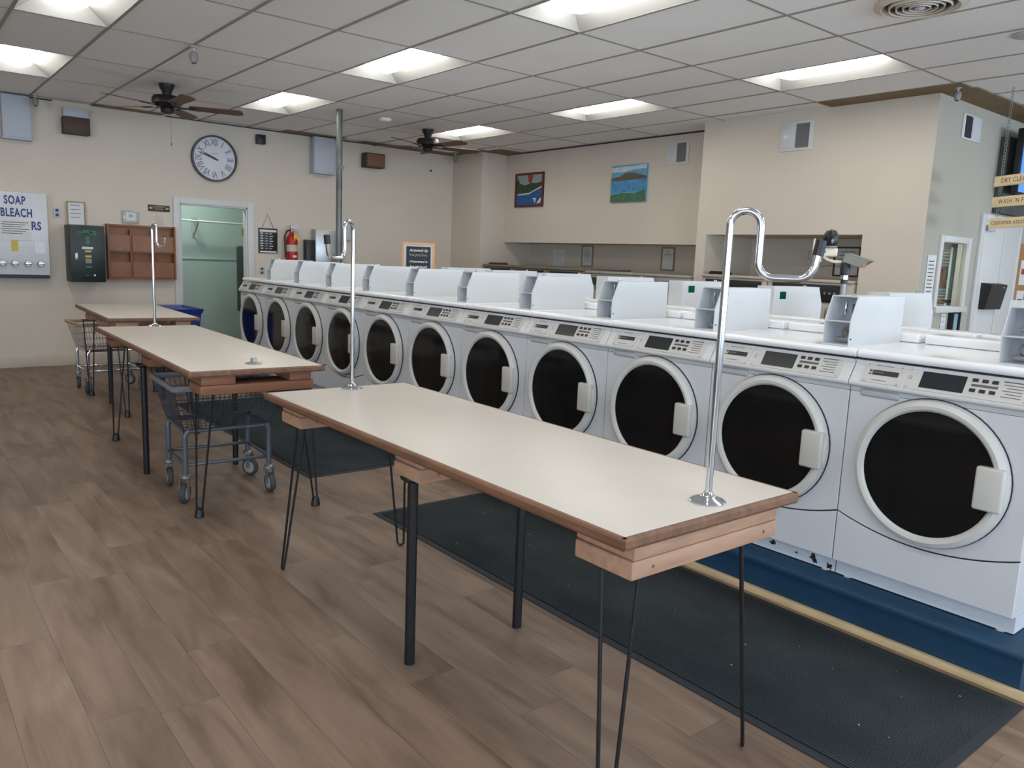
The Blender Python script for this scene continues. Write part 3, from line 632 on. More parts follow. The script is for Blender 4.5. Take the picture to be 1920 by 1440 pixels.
# ------------------------------------------------------------------ ceiling things
for i, j in LIGHTS:
    inview = {(3, -1): 'recessed strip light at the top centre above the clock', (3, -3): 'largest recessed strip light cut by the top edge of the photo',
              (3, 1): 'recessed strip light between the two ceiling fans', (7, 1): 'recessed strip light just behind the right ceiling fan',
              (7, -1): 'recessed strip light above the seascape canvas', (7, -3): 'recessed strip light nearest the bulkhead and brown boards',
              (-1, 1): 'recessed strip light at the left edge of the ceiling', (-1, -1): 'recessed strip light cut by the top left corner'}
    lab = inview.get((i, j), 'unseen recessed strip light added to brighten the room')
    t = thing('ceiling_light', lab, 'ceiling light', (gx(i), gy(j), ZC), group='recessed strip lights'); w_, l_ = .61, 1.22
    d = .105; a0, a1, b0, b1 = .16, .45, .1, 1.12
    mb = MB()
    o4 = [(.013, .012, .002), (w_-.013, .012, .002), (w_-.013, l_-.012, .002), (.013, l_-.012, .002)]; i4 = [(a0, b0, d), (a1, b0, d), (a1, b1, d), (a0, b1, d)]
    for k in range(4): mb.poly([o4[k], o4[(k+1) % 4], i4[(k+1) % 4], i4[k]])
    mb.poly(i4); r_ = mb.build('reflector', WHITER, t, recalc=False)
    # bowed lens with rounded ends
    mb = MB(); rows = []; n = 10
    for q in range(13):
        v = q/12; yy = b0+.02+(b1-b0-.04)*v; e = min(1, math.sin(PI*min(max((v if v < .5 else 1-v)/.16, 0), 1)/2)+.02)
        rows.append([mb.b.verts.new(((a0+a1)/2-(a1-a0)/2*.97*math.cos(PI*k/n), yy, d-.004-(.094*math.sin(PI*k/n))*e)) for k in range(n+1)])
    for q in range(12):
        for k in range(n): mb._f([rows[q][k], rows[q][k+1], rows[q+1][k+1], rows[q+1][k]], True)
    mb._f(rows[0]); mb._f(rows[-1])
    mb.build('lens', LAMPM, t)
def fan(label, x, y, rot):
    t = thing('ceiling_fan', label, 'ceiling fan', (x, y, ZC), rot, 'dark five blade ceiling fans')
    MB().lathe([(.075, -.001), (.07, -.03), (.045, -.075), (.04, -.11)], n=28).build('canopy', FANDK, t)
    MB().lathe([(.05, -.105), (.125, -.115), (.14, -.14), (.14, -.185), (.10, -.215), (.07, -.22)], n=32).build('motor', FANDK, t)
    MB().lathe([(.06, -.221), (.065, -.235), (.055, -.27), (.02, -.28)], n=24).build('switch_cup', FANDK, t)
    for k in range(5):
        a = 2*PI*k/5; R = Matrix.Rotation(a, 4, 'Z') @ Matrix.Rotation(math.radians(-11), 4, 'X')
        pts = [(.2, -.05), (.24, -.055), (.66, -.07), (.70, -.055), (.715, 0), (.70, .055), (.66, .07), (.24, .055), (.2, .05)]
        b = MB().prism(pts, -.004, .004, 'z').xf(T(0, 0, -.205) @ R).build('blade', FANBL, t)
        MB().box(.06, -.02, -.012, .26, .02, -.006, bev=.002).box(.2, -.035, -.0105, .27, .035, -.0045, bev=.001).xf(T(0, 0, -.205) @ R).build('blade_arm', FANDK, b)
    return t
f = fan('dark ceiling fan at the left, in front of the clock wall', 2.37, 8.45, math.radians(-18))
MB().cyl((.03, 0, -.28), (.03, 0, -.55), .0015, 6).lathe([(.005, -.58), (.008, -.56), (.003, -.55)], (.03, 0, 0), n=10).build('pull_chain', mat('pull_chain', (120, 100, 80), .5), f)
fan('dark ceiling fan at the right, near the room corner', 5.52, 8.64, math.radians(-12))
def dome(label, x, y, s=1.0):
    t = thing('security_camera', label, 'security camera', (x, y, ZC), group='small ceiling security cameras')
    MB().lathe([(.04*s, -.001), (.04*s, -.015*s), (.012*s, -.02*s), (.012*s, -.06*s)], n=20).build('mount', GREYBX, t)
    MB().lathe([(.01, -.055*s), (.035*s, -.065*s), (.045*s, -.09*s), (.045*s, -.13*s), (.03*s, -.17*s)], n=20).build('housing', mat('camera_body', (140, 132, 128), .5), t)
    MB().lathe([(.028*s, -.1705*s), (.02*s, -.182*s)], n=16).build('lens', mat('camera_lens', (90, 60, 56), .3), t)
dome('small camera on the ceiling left of the long light', 2.09, 6.70, .74)
dome('small camera beside the grey cabinet on the clock wall', 1.50, 10.2, .7)
dome('small camera in the ceiling corner behind the right fan', 7.02, 10.2, .7)
dome('small camera on the brown boards at the bulkhead corner', 7.12, 3.04, .62)
t = thing('air_diffuser', 'round cream ceiling air diffuser at the top right', 'air vent', (4.83, 2.33, ZC))
MB().lathe([(.25, .0), (.25, -.012), (.21, -.03), (.195, -.012), (.195, .0)], n=48, cap0=False, cap1=False).build('rim', mat('diffuser_cream', (204, 194, 178), .5), t)
for r_ in (.165, .128, .092, .056): MB().lathe([(r_+.006, -.016), (r_+.001, -.034), (r_-.005, -.030), (r_-.001, -.014)], n=40, cap0=False, cap1=False).build('ring', mat('diffuser_cream', (204, 194, 178), .5), t)
MB().lathe([(.19, -.0008), (.19, -.002)], n=40).build('duct_opening', SEAM, t)
MB().lathe([(.02, -.003), (.03, -.03), (.01, -.04)], n=20).build('centre_cap', GREYBX, t)
tag(MB().lathe([(.07, -.001), (.07, -.02), (.05, -.035)], (4.76, 8.37, ZC), n=28).build('smoke_detector', TILE), 'white smoke detector on the ceiling beside the pipe column', 'smoke detector')
tag(MB().lathe([(.10, -.001), (.10, -.004), (.06, -.012)], (5.90, 2.12, ZC), n=28).build('ceiling_speaker', GREYBX), 'round grey ceiling cap at the right edge', 'ceiling cap')

# ------------------------------------------------------------------ plinth, mats
PZ = .19; PLT = .168
t = thing('washer_plinth', 'long dark blue painted plinth under the white washers', 'plinth', (0, 0, 0))
MB().box(3.02, .84, 0, 4.96, 8.52, PLT-.03).box(3.0, .82, PLT-.03, 4.98, 8.54, PLT, bev=.008).build('platform', BLUEP, t)
MB().box(2.994, .80, 0, 3.018, 8.5, .030, bev=.002).build('floor_strip', PINET, t)
def floor_mat_(label, x0, y0, x1, y1, rz=0):
    cx, cy = (x0+x1)/2, (y0+y1)/2
    t = thing('floor_mat', label, 'mat', (cx, cy, 0), rz, 'dark ribbed mats')
    MB().box(x0-cx, y0-cy, .0005, x1-cx, y1-cy, .004, bev=.001).build('backing', mat('mat_rubber', (28, 34, 40), .7), t)
    MB().box(x0-cx+.035, y0-cy+.035, .0035, x1-cx-.035, y1-cy-.035, .009, bev=.002).build('pile', MATM, t)
    random.seed(3); mb = MB()
    for k in range(26):
        a, b = random.uniform(-.38, .38), random.uniform((y0-y1)/2+.1, (y1-y0)/2-.1); s = random.choice((.003, .003, .004, .007))
        mb.prism([(a, b), (a+s, b+s*.3), (a+s*.8, b+s), (a+s*.1, b+s*.9)], .0092, .0098, 'z')
    mb.build('lint', mat('lint', (150, 158, 160), .8), t)
floor_mat_('dark ribbed floor mat along the washers under the near table', 2.10, .80, 2.965, 3.77)
floor_mat_('dark ribbed floor mat further back beneath the wire cart', 2.10, 4.60, 2.965, 7.5)

# ------------------------------------------------------------------ white front loading washers
WW = .69; SX0, SZ0, SX1, SZ1 = -.028, .822, .022, .902        # sloping control face: bottom lip -> top
def slope(y, z, out=0.0):
    k = (z-SZ0)/(SZ1-SZ0); nx, nz = -(SZ1-SZ0), (SX1-SX0); l = math.hypot(nx, nz)
    return Vector((SX0+(SX1-SX0)*k+nx/l*out, y, z+nz/l*out))
def slab(mb, y0, y1, z0, z1, t, base=0.0005):
    a = [slope(y, z, base) for y, z in ((y0, z0), (y1, z0), (y1, z1), (y0, z1))]; c = [slope(y, z, base+t) for y, z in ((y0, z0), (y1, z0), (y1, z1), (y0, z1))]
    A = [mb.b.verts.new(p) for p in a]; B = [mb.b.verts.new(p) for p in c]
    mb._f(A); mb._f(B)
    for i in range(4): mb._f([A[i], B[i], B[(i+1) % 4], A[(i+1) % 4]])
    return mb
def make_coin_box(parent, L=.46, y0=.075, wd=.118):
    zt = .945; th = .0045; y1 = y0+wd
    side = [(.085, zt+.001), (.085, zt+.105), (.13, zt+.21), (.085+L, zt+.21), (.085+L, zt+.001)]
    mb = MB().prism(side, y0, y0+th, 'y').prism(side, y1-th, y1, 'y')
    mb.prism([(.13, zt+.21), (.13, zt+.205), (.085+L, zt+.205), (.085+L, zt+.21)], y0+th, y1-th, 'y')
    mb.box(.085+L-th, y0+th, zt+.001, .085+L, y1-th, zt+.205).box(.088, y0+th, zt+.100, .24, y1-th, zt+.105).box(.09, y0+th, zt+.001, .24, y1-th, zt+.006)
    cb = mb.build('coin_box', BOXW, parent)
    MB().box(.175, y0+th, zt+.0065, .18, y1-th, zt+.0995).box(.185, y0+th, zt+.1055, .19, y1-th, zt+.2045).build('coin_plate', BOXI, cb)
    MB().box(.19, y0+th+.0005, zt+.1055, .23, y1-th-.0005, zt+.2045).build('inner_panel', STEEL, cb)
    c = (y0+y1)/2
    MB().lathe([(.022, .1745), (.026, .165), (.016, .155), (.014, .145)], (0, c-.004, zt+.052), 'x', 20).build('lock_knob', CHROME, cb)
    MB().box(.16, c-.04, zt+.012, .1745, c+.04, zt+.03, bev=.003).build('coin_return', STEEL, cb)
    MB().tube([(.18, c+.018, zt+.185), (.176, c+.018, zt+.17), (.176, c+.018, zt+.13), (.176, c+.028, zt+.122), (.18, c+.034, zt+.13)], .005, 8).build('coin_slide', CHROME, cb)
    MB().box(.1815, c-.035, zt+.135, .1845, c-.008, zt+.175).build('price_display', mat('blue_grey_display', (74, 88, 124), .3), cb)
    MB().lathe([(.01, zt+.2105), (.012, zt+.216), (.007, zt+.22)], (.20, c, 0), n=14).build('top_lock', CHROME, cb)
    MB().cyl((.095, y0-.0005, zt+.03), (.095, y0-.003, zt+.03), .0035, 10).build('screw', BLACK, cb)
    return cb
def make_washer(front=True):
    t = thing('washing_machine', 'x', 'washing machine')
    g = .002
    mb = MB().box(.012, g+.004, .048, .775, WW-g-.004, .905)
    mb.mi = 1; mb.box(.004, g+.006, .05, .0115, WW-g-.006, .80)  # dark backing strip, its colour stands in for shade in the panel gaps
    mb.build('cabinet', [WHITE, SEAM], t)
    mb = MB().prism([(.026, .912), (.016, .918), (.012, .930), (.018, .942), (.032, .947), (.775, .947), (.775, .912)], g, WW-g, 'y')
    tp = mb.build('top_panel', mat('glossy_top_enamel', (238, 239, 240), .16, var=.01, scale=3, coat=.3), t)
    bv = tp.modifiers.new('b', 'BEVEL'); bv.width = .006; bv.segments = 2
    MB().box(.59, .012, .9475, .745, WW-.012, .990, bev=.010, seg=3).build('rear_hump', MATS['glossy_top_enamel'], t)
    make_coin_box(t, .46 if front else .54)
    # sloping console
    cons = [(SX1, SZ1), (SX0, SZ0), (-.032, .814), (-.030, .806), (-.02, .800), (.0, .797), (.04, .797), (.04, .904), (.026, .904)]
    co = MB().prism(cons, g, WW-g, 'y').build('control_console', WHITE2, t)
    bv = co.modifiers.new('b', 'BEVEL'); bv.width = .004; bv.segments = 2
    if front:
        b1 = slab(MB(), .482, .642, .824, .898, .0025).build('badge_plate', PLATE, co)
        mb = slab(MB(), .502, .604, .854, .872, .0012, .0031).build('badge', DARKINK, b1)
        mb = slab(MB(), .607, .618, .854, .859, .001, .0031); slab(mb, .607, .618, .864, .872, .001, .0031); slab(mb, .56, .6, .860, .866, .0008, .0045)
        slab(mb, .53, .60, .889, .8905, .001, .0031); slab(mb, .54, .60, .834, .8355, .001, .0031); mb.build('badge_print', INK, b1)
        b2 = slab(MB(), .045, .470, .822, .898, .0025).build('panel_plate', PLATE, co)
        slab(MB(), .258, .415, .832, .890, .0015, .0031).build('display', mat('black_display', (28, 32, 36), .25, spec=.5), b2)
        for yy in (.229, .196, .163):
            for zz in (.847, .882): slab(MB(), yy-.010, yy+.010, zz-.0055, zz+.0055, .003, .0031).build('button', BLACK, b2)
        mb = slab(MB(), .15, .238, .861, .869, .001, .0031)
        for k in range(5): slab(mb, .07, .135-.012*((k*3) % 2), .838+.010*k, .840+.010*k, .0008, .0031)
        slab(mb, .07, .137, .888, .8915, .0008, .0031); slab(mb, .45, .462, .866, .868, .0008, .0031); slab(mb, .45, .462, .858, .860, .0008, .0031)
        mb.build('panel_print', INK, b2)
        for pl, ys in ((b1, (.497, .628)), (b2, (.057, .460))):
            for yy in ys:
                for zz in (.829, .891):
                    p = slope(yy, zz, .0031); q = slope(yy, zz, .0048); MB().cyl(p, q, .0038, 10).build('screw', STEEL, pl)
        MB().box(-.014, .487, .764, .004, .645, .794, bev=.009, seg=3).build('dispenser_grip', mat('grip_grey', (170, 172, 174), .45), t)
        # front panels with curved join
        def cz(y): return .205+.062*((y/WW-.5)*2)**2
        N_ = 18; ys = [g+(WW-2*g)*k/N_ for k in range(N_+1)]
        up_ = [(y, cz(y)+.0028) for y in ys]+[(WW-g, .778), (g, .778)]
        fp = MB().prism(up_, -.006, .0035, 'x').build('front_panel', WHITE, t); bv = fp.modifiers.new('b', 'BEVEL'); bv.width = .003; bv.segments = 2
        MB().box(-.004, g, .7795, .0035, WW-g, .797).build('upper_strip', WHITE, t)
        lo_ = [(y, cz(y)-.0028) for y in reversed(ys)]+[(g, .052), (WW-g, .052)]
        lp = MB().prism(lo_, -.006, .0035, 'x').build('lower_panel', WHITE, t); bv = lp.modifiers.new('b', 'BEVEL'); bv.width = .003; bv.segments = 2
        kp = MB().box(.034, g+.001, -.016, .76, WW-g-.001, .0475).build('kick_panel', mat('kick_enamel', (196, 200, 206), .4, var=.06, scale=6), t)
        dc = (0, .345, .508)
        dm = MB().lathe([(.288, -.0065), (.288, -.012)], dc, 'x', 56).build('door_shadow_line', SEAM, t)  # dark disc painting the shadow line around the door ring
        dr_ = MB().lathe([(.284, -.0075), (.285, -.022), (.279, -.036), (.262, -.047), (.249, -.044), (.241, -.036), (.2395, -.028)], dc, 'x', 64, cap0=False, cap1=False).build('door_ring', RINGM, t)
        MB().lathe([(.241, -.033), (.2, -.036), (.12, -.040), (.03, -.042)], dc, 'x', 56).build('door_glass', GLASS, dr_)
        MB().box(-.060, .070, .428, -.020, .168, .588, bev=.010, seg=3).build('door_handle', HANDM, dr_)
        for yy in (.05, WW-.05): MB().cyl((.05, yy, PLT-PZ), (.05, yy, -.0163), .018, 14).build('foot', HANDM, t)
    else:
        MB().box(.0, g, .05, .0115, WW-g, .797, bev=.003).build('front_panel', WHITE, t)
        MB().box(.034, g+.001, -.016, .76, WW-g-.001, .0475).build('kick_panel', mat('kick_enamel', (196, 200, 206), .4, var=.06, scale=6), t)
        MB().lathe([(.284, -.0005), (.28, -.03), (.262, -.045), (.229, -.03), (.228, -.020)], (0, .345, .508), 'x', 40, cap0=False, cap1=False).build('door_ring', RINGM, t)
        MB().lathe([(.2285, -.024), (.12, -.030), (.03, -.032)], (0, .345, .508), 'x', 40).build('door_glass', GLASS, t)
        for yy in (.05, WW-.05): MB().cyl((.05, yy, PLT-PZ), (.05, yy, -.0163), .018, 14).build('foot', HANDM, t)
    return t
FX = 3.095
WY = [1.60+.69*k for k in range(-1, 10)]      # near edge of each front row washer; 0 is nearest the camera
labs = ['white front-loading washer nearest the camera at the right edge',
        'second white front-loading washer from the camera, with chipped paint along its foot',
        'third white front-loading washer from the camera, right of the near chrome pole',
        'fourth white front-loading washer from the camera in the front row',
        'fifth white front-loading washer from the camera in the front row',
        'sixth white front-loading washer from the camera in the front row',
        'white front-loading washer fifth from the storeroom doorway',
        'white front-loading washer crossed by the middle chrome pole, fourth from the doorway',
        'white front-loading washer third from the storeroom doorway',
        'white front-loading washer with a round sticker, second from the doorway',
        'white front-loading washer right beside the storeroom doorway']
labs[2] = 'third white front-loading washer from the camera, behind the near chrome pole'
proto = make_washer(True)
allw = []
for k, y in enumerate(WY):
    o = proto if k == 0 else copy_tree(proto)
    o.location = (FX, y, PZ); o.rotation_euler = (0, 0, 0); tag(o, labs[k], 'washing machine', 'front row of white washers'); allw.append(o)
def child(o, n):
    for c in o.children:
        if c.name.split('.')[0] == n: return c
# paint chips on the second washer's foot, round sticker on the tenth
random.seed(11); kp = child(allw[1], 'kick_panel')
for y0_, z0_, s_ in ((.575, .018, .03), (.47, .020, .040), (.445, .004, .02), (.31, .018, .017), (.185, .012, .007), (.105, .014, .026), (.03, .000, .022)):
    pts = []
    for q in range(11):
        a = 2*PI*q/11; r_ = s_*1.15*(.28+.85*random.random()); pts.append((y0_+r_*math.cos(a), min(.044, max(-.014, z0_+.75*r_*math.sin(a)))))
    MB().prism(pts, .0328, .0338, 'x').build('paint_chip', mat('rust_dark', (30, 24, 26), .8, var=.3, scale=40), kp)['label'] = 'dark paint chip on the foot'
fp = child(allw[9], 'front_panel')
MB().lathe([(.026, -.0062), (.026, -.0068)], (0, .63, .71), 'x', 24).lathe([(.02, -.0069), (.02, -.0072)], (0, .63, .66), 'x', 24).build('round_sticker', mat('sticker_grey', (190, 188, 180), .5, var=.2, scale=60), fp)
bproto = make_washer(False)
BY = [.845+.69*k for k in range(0, 9)]
blabs = ['back row washer at the right edge, its coin box bearing a green sticker',
         'back row washer with a plain coin box left of the wall note',
         'back row washer whose coin box has a green sticker beside the camera post',
         'back row washer whose green stickered coin box shows left of the near chrome pole',
         'fifth back row washer from the camera, only its white coin box top showing',
         'sixth back row washer from the camera, only its white coin box top showing',
         'seventh back row washer from the camera, only its white coin box top showing',
         'eighth back row washer from the camera, below the framed stream painting',
         'back row washer at the corner end, behind the small chalkboard sign']
for k, y in enumerate(BY):
    o = bproto if k == 0 else copy_tree(bproto)
    o.location = (4.81, y+.665, PZ); o.rotation_euler = (0, 0, PI)
    if k == 8:
        cb = child(o, 'coin_box')
        for c_ in list(cb.children): bpy.data.objects.remove(c_)
        bpy.data.objects.remove(cb)
    tag(o, blabs[k], 'washing machine', 'back row of white washers')
    if k in (0, 2, 3):
        cb = child(o, 'coin_box'); y1 = .075+.118
        s = MB().box(.50, y1+.0002, .945+.135, .565, y1+.0012, .945+.18).build('green_sticker', STICK, cb)
        MB().box(.505, y1+.0013, .945+.169, .56, y1+.0018, .945+.175).build('print', mat('dark_green_ink', (0, 70, 54), .5), cb)

# ------------------------------------------------------------------ folding tables
def hairpin(x, y, ztop, dx, dy, ox, oy, zfoot=0.0, boot=False):
    # two rods from the board down to a rounded foot, (dx,dy) rod spread direction, (ox,oy) splay
    L_ = math.hypot(dx, dy); ux, uy = dx/L_, dy/L_; s = .048; r = .0055
    fx, fy = x+ox, y+oy; zb = zfoot+r
    pts = [(x-ux*s, y-uy*s, ztop)]
    base = arc((fx, fy, zb+.016), .016, PI, 2*PI, 8, (ux, uy, 0), (0, 0, 1))
    pts += [tuple(p) for p in base] + [(x+ux*s, y+uy*s, ztop)]
    mb = MB().tube(pts, r, 8)
    mb.box(x-.055, y-.055, ztop-.003, x+.055, y+.055, ztop)
    return mb
def table(name, label, h, cx, cy, w_, l_, rz, feet, pipes, gap=True, wood=PINE):
    t = thing('folding_table', label, 'table', (cx, cy, 0), rz, 'long cream laminate folding tables')
    a, b = w_/2, l_/2; th = .030
    MB().box(-a+.006, -b+.006, h-.004, a-.006, b-.006, h, bev=.0008).build('laminate_top', LAMI, t)
    MB().box(-a+.0055, -b+.0055, h-th, a-.0055, b-.0055, h-.0042).build('core_board', PINER, t)
    mb = MB()
    prof = lambda s: [(s*(a-.006), h-.001), (s*(a+.004), h-.001), (s*(a+.009), h-.008), (s*(a+.009), h-.024), (s*(a+.004), h-th-.002), (s*(a-.006), h-th-.002)]
    for s in (-1, 1): mb.prism(prof(s), -b-.006, b+.006, 'y')
    pr2 = lambda s: [(s*(b-.006), h-.001), (s*(b+.004), h-.001), (s*(b+.009), h-.008), (s*(b+.009), h-.024), (s*(b+.004), h-th-.002), (s*(b-.006), h-th-.002)]
    for s in (-1, 1): mb.prism(pr2(s), -a-.006, a+.006, 'x')
    mb.build('edge_trim', EDGEW, t)
    z2, z1, z0 = h-th-.0025, h-.079, h-.128
    for yy, wd in ((-b+.10+.02, .10), (0-.02, .085), (b-(.13 if l_ > 2 else .22), .10)):
        for u0, u1 in (((-a+.06, -a+.23), (a-.18, a-.06)) if gap else ((-a+.06, a-.05),)):
            MB().box(u0, yy-wd, z1+.001, u1, yy+wd, z2, bev=.004).build('spacer_block', wood, t)
        lo = MB().box(-a+.055, yy-wd, z0, a-.045, yy+wd, z1, bev=.006).build('cross_board', wood, t)
        mb = MB()
        for sx in (-.22, .24):
            mb.cyl((sx, yy-wd-.0003, (z0+z1)/2), (sx, yy-wd-.0015, (z0+z1)/2), .0045, 10)
        mb.build('screw', EDGEW, lo)
    inv = Matrix.Rotation(-rz, 4, 'Z') @ T(-cx, -cy, 0)
    for (fx, fy, tx, ty, dx, dy, boot) in feet:      # world foot and world top
        p = inv @ Vector((tx, ty, 0)); q = inv @ Vector((fx, fy, 0))
        lg = hairpin(p.x, p.y, z0-.0005, dx, dy, q.x-p.x, q.y-p.y, .010 if boot else 0).build('hairpin_leg', BLACKM, t)
        if boot: MB().lathe([(.024, .0), (.026, .004), (.020, .045), (.014, .05)], (q.x, q.y, 0), n=20).build('rubber_boot', BLACK, lg)
    for fx, fy in pipes:
        q = inv @ Vector((fx, fy, 0))
        MB().cyl((q.x, q.y, 0), (q.x, q.y, z0-.012), .0185, 24).lathe([(.03, z0-.02), (.045, z0-.008), (.045, z0-.0005)], (q.x, q.y, 0), n=24).build('pipe_leg', BLACKM, t)
    return t
table('t', 'cream laminate table nearest the camera with two chrome hooks', .82, 1.660, 2.243, .700, 2.150, math.radians(-.3),
      [(1.36, 1.23, 1.43, 1.29, 1, -1, False), (1.975, 1.242, 1.92, 1.275, 1, .75, False), (1.372, 3.284, 1.43, 3.21, 1, 1, False), (1.975, 3.26, 1.90, 3.20, 1, -1, False)],
      [(1.405, 2.243), (1.903, 2.246)], gap=False)
table('t', 'middle cream laminate table with a bare floor flange at its near end', .836, 1.560, 5.148, .695, 2.430, math.radians(-1.7),
      [(1.29, 4.21, 1.30, 4.11, 1, -1, True), (1.90, 4.08, 1.82, 4.06, 1, .6, True), (1.33, 6.26, 1.35, 6.18, 1, .3, True), (1.90, 6.22, 1.86, 6.16, 1, -1, True)],
      [(1.28, 5.22), (1.83, 5.17)], gap=True, wood=PINER)
table('t', 'small cream laminate table at the back near the clock wall', .85, 1.825, 7.71, .700, 1.640, math.radians(-2.5),
      [(1.555, 8.24, 1.56, 8.27, 1, .2, True), (2.13, 8.24, 2.10, 8.26, 1, -.2, True), (1.60, 7.08, 1.58, 7.1, 1, -1, True), (2.1, 7.06, 2.06, 7.08, 1, 1, True)],
      [(1.62, 7.75), (2.06, 7.72)], gap=True, wood=PINE)
def hook(label, x, y, z0, d, h=.765, cap=True):
    t = thing('chrome_hook_pole', label, 'pole', (x, y, z0)); r = .0098
    d = Vector((d[0], d[1], 0)).normalized(); U = Vector((0, 0, 1))
    R1 = .038; c1 = d*R1+U*(h-R1)
    pts = [Vector((0, 0, .015)), U*(h-R1-.02)]+arc(c1, R1, PI, 0, 14, d, U)
    zb = h-.165; R2 = .04; x2 = 2*R1
    pts += arc(d*(x2+R2)+U*(zb+R2), R2, PI, 1.5*PI, 8, d, U)
    x3 = .212
    pts += arc(d*(x3-R2)+U*(zb+R2), R2, 1.5*PI, 2*PI-.12, 8, d, U)
    pts += [d*(x3+.004)+U*(zb+.07)]
    MB().tube(pts, r, 16).build('bent_tube', CHROME, t)
    if cap: MB().cyl(tuple(d*(x3+.004)+U*(zb+.060)), tuple(d*(x3+.010)+U*(zb+.098)), .0135, 16).build('end_cap', BLACK, t)
    else: MB().cyl(tuple(d*(x3+.004)+U*(zb+.0701)), tuple(d*(x3+.004)+U*(zb+.076)), .0104, 16).build('end_cap', REDB, t)
    MB().lathe([(.048, .0003), (.049, .004), (.040, .010), (.022, .015), (.0145, .022), (.0102, .030)], n=36, cap1=False).build('base_flange', CHROME, t)
hook('tall chrome hook pole on the front end of the nearest table', 1.705, 1.243, .82, (.60, -.80))
hook('chrome hook pole at the far end of the nearest table', 1.700, 3.262, .82, (-.842, -.539), h=.76)
hook('chrome hook pole at the far end of the middle table', 1.640, 6.318, .836, (.138, -.985), h=.76, cap=False)
t = thing('floor_flange', 'bare steel flange bolted to the near end of the middle table', 'flange', (1.557, 4.105, .836))
MB().lathe([(.044, .0003), (.045, .004), (.03, .008), (.018, .012)], n=28).build('base_flange', STEEL, t)
MB().lathe([(.017, .0125), (.017, .03)], n=6, smooth=False).build('nut', STEEL, t)

# ------------------------------------------------------------------ wire laundry carts
def cart(label, cx, cy, rz, frame_m, rim_m, wire_m, rail=True):
    t = thing('laundry_cart', label, 'cart', (cx, cy, 0), rz)
    bx, by, tx, ty, zb, zt = .245, .205, .305, .27, .42, .66
    # basket wires
    mb = MB(); r = .0017
    def lerp(a, b, k): return a+(b-a)*k
    for q in range(5):
        k = q/4; ax, ay, z = lerp(bx, tx, k), lerp(by, ty, k), lerp(zb, zt, k)
        rr = .0032 if q in (0, 4) else r+.0006
        mb.tube([(-ax, -ay, z), (ax, -ay, z), (ax, ay, z), (-ax, ay, z), (-ax, -ay, z)], rr, 5, cap=False)
    n = 20
    for q in range(n+1):
        u = -1+2*q/n
        for s in (-1, 1): mb.tube([(u*bx, s*by, zb), (u*tx, s*ty, zt)], r, 4, cap=False)
        mb.tube([(u*bx, -by, zb), (u*bx, by, zb)], r, 4, cap=False)
    n = 17
    for q in range(n+1):
        u = -1+2*q/n
        for s in (-1, 1): mb.tube([(s*bx, u*by, zb), (s*tx, u*ty, zt)], r, 4, cap=False)
        if q % 3 == 0: mb.tube([(-bx, u*by, zb), (bx, u*by, zb)], r, 4, cap=False)
    mb.build('wire_basket', wire_m, t)
    MB().box(-tx-.014, -ty-.014, zt-.012, tx+.014, -ty+.008, zt+.022, bev=.009).box(-tx-.014, ty-.008, zt-.012, tx+.014, ty+.014, zt+.022, bev=.009).box(-tx-.014, -ty, zt-.012, -tx+.008, ty, zt+.022, bev=.009).box(tx-.008, -ty, zt-.012, tx+.014, ty, zt+.022, bev=.009).build('rim_bumper', rim_m, t)
    lx, ly = .238, .20
    MB().tube([(-lx, -ly, zb-.012), (lx, -ly, zb-.012), (lx, ly, zb-.012), (-lx, ly, zb-.012), (-lx, -ly, zb-.012)], .010, 8, cap=False).build('basket_frame', frame_m, t)
    for sx in (-1, 1):
        for sy in (-1, 1):
            MB().tube([(sx*lx*.9, sy*ly, zb-.005), (sx*lx*.99, sy*ly, zb-.03), (sx*lx, sy*ly, zb-.06), (sx*lx, sy*ly, .165)], .0155, 12).build('leg', frame_m, t)
            c = thing_part = MB().lathe([(.020, .1645), (.030, .155), (.030, .142), (.018, .136)], (sx*lx, sy*ly, 0), n=20)
            a = .35*sx+.25*sy; ca, sa = math.cos(a), math.sin(a); ox, oy = sx*lx+.018*sa, sy*ly-.018*ca
            def W_(p): return (ox+p[0]*ca-p[1]*sa, oy+p[0]*sa+p[1]*ca, p[2])
            for s in (-1, 1):
                pts = [W_((s*.020, .02, .138)), W_((s*.020, -.015, .138)), W_((s*.020, -.012, .05)), W_((s*.020, .012, .05))]
                c2 = [W_((s*.023, .02, .138)), W_((s*.023, -.015, .138)), W_((s*.023, -.012, .05)), W_((s*.023, .012, .05))]
                A = [c.b.verts.new(p) for p in pts]; B = [c.b.verts.new(p) for p in c2]; c._f(A); c._f(B)
                for i in range(4): c._f([A[i], B[i], B[(i+1) % 4], A[(i+1) % 4]])
            ca_ = c.build('caster', GALV, t)
            Mx = T(ox, oy, .0575) @ Matrix.Rotation(a, 4, 'Z')
            MB().lathe([(.040, -.016), (.052, -.015), (.0572, -.008), (.0572, .008), (.052, .015), (.040, .016)], (0, 0, 0), 'x', 32, cap0=False, cap1=False).xf(Mx).build('tyre', RUBBER, ca_)
            MB().lathe([(.012, -.018), (.0395, -.014), (.0395, .014), (.012, .018)], (0, 0, 0), 'x', 24).xf(Mx).build('wheel_hub', HUBM, ca_)
    MB().tube([(-lx, -ly, .215), (lx, -ly, .215)], .010, 10).tube([(-lx, ly, .215), (lx, ly, .215)], .010, 10).tube([(-lx, -ly, .215), (-lx, ly, .215)], .010, 10).tube([(lx, -ly, .215), (lx, ly, .215)], .010, 10).build('lower_rails', frame_m, t)
    return t
cart('grey wire laundry cart under the middle table', 1.56, 4.70, math.radians(-3), GREYC, GREYR, mat('dark_grey_wire', (70, 78, 88), .45, metal=.5))
cart('chrome wire laundry cart with a tan rim under the back table', 1.79, 8.60, math.radians(3), CHROME, BEIGER, CHROME)
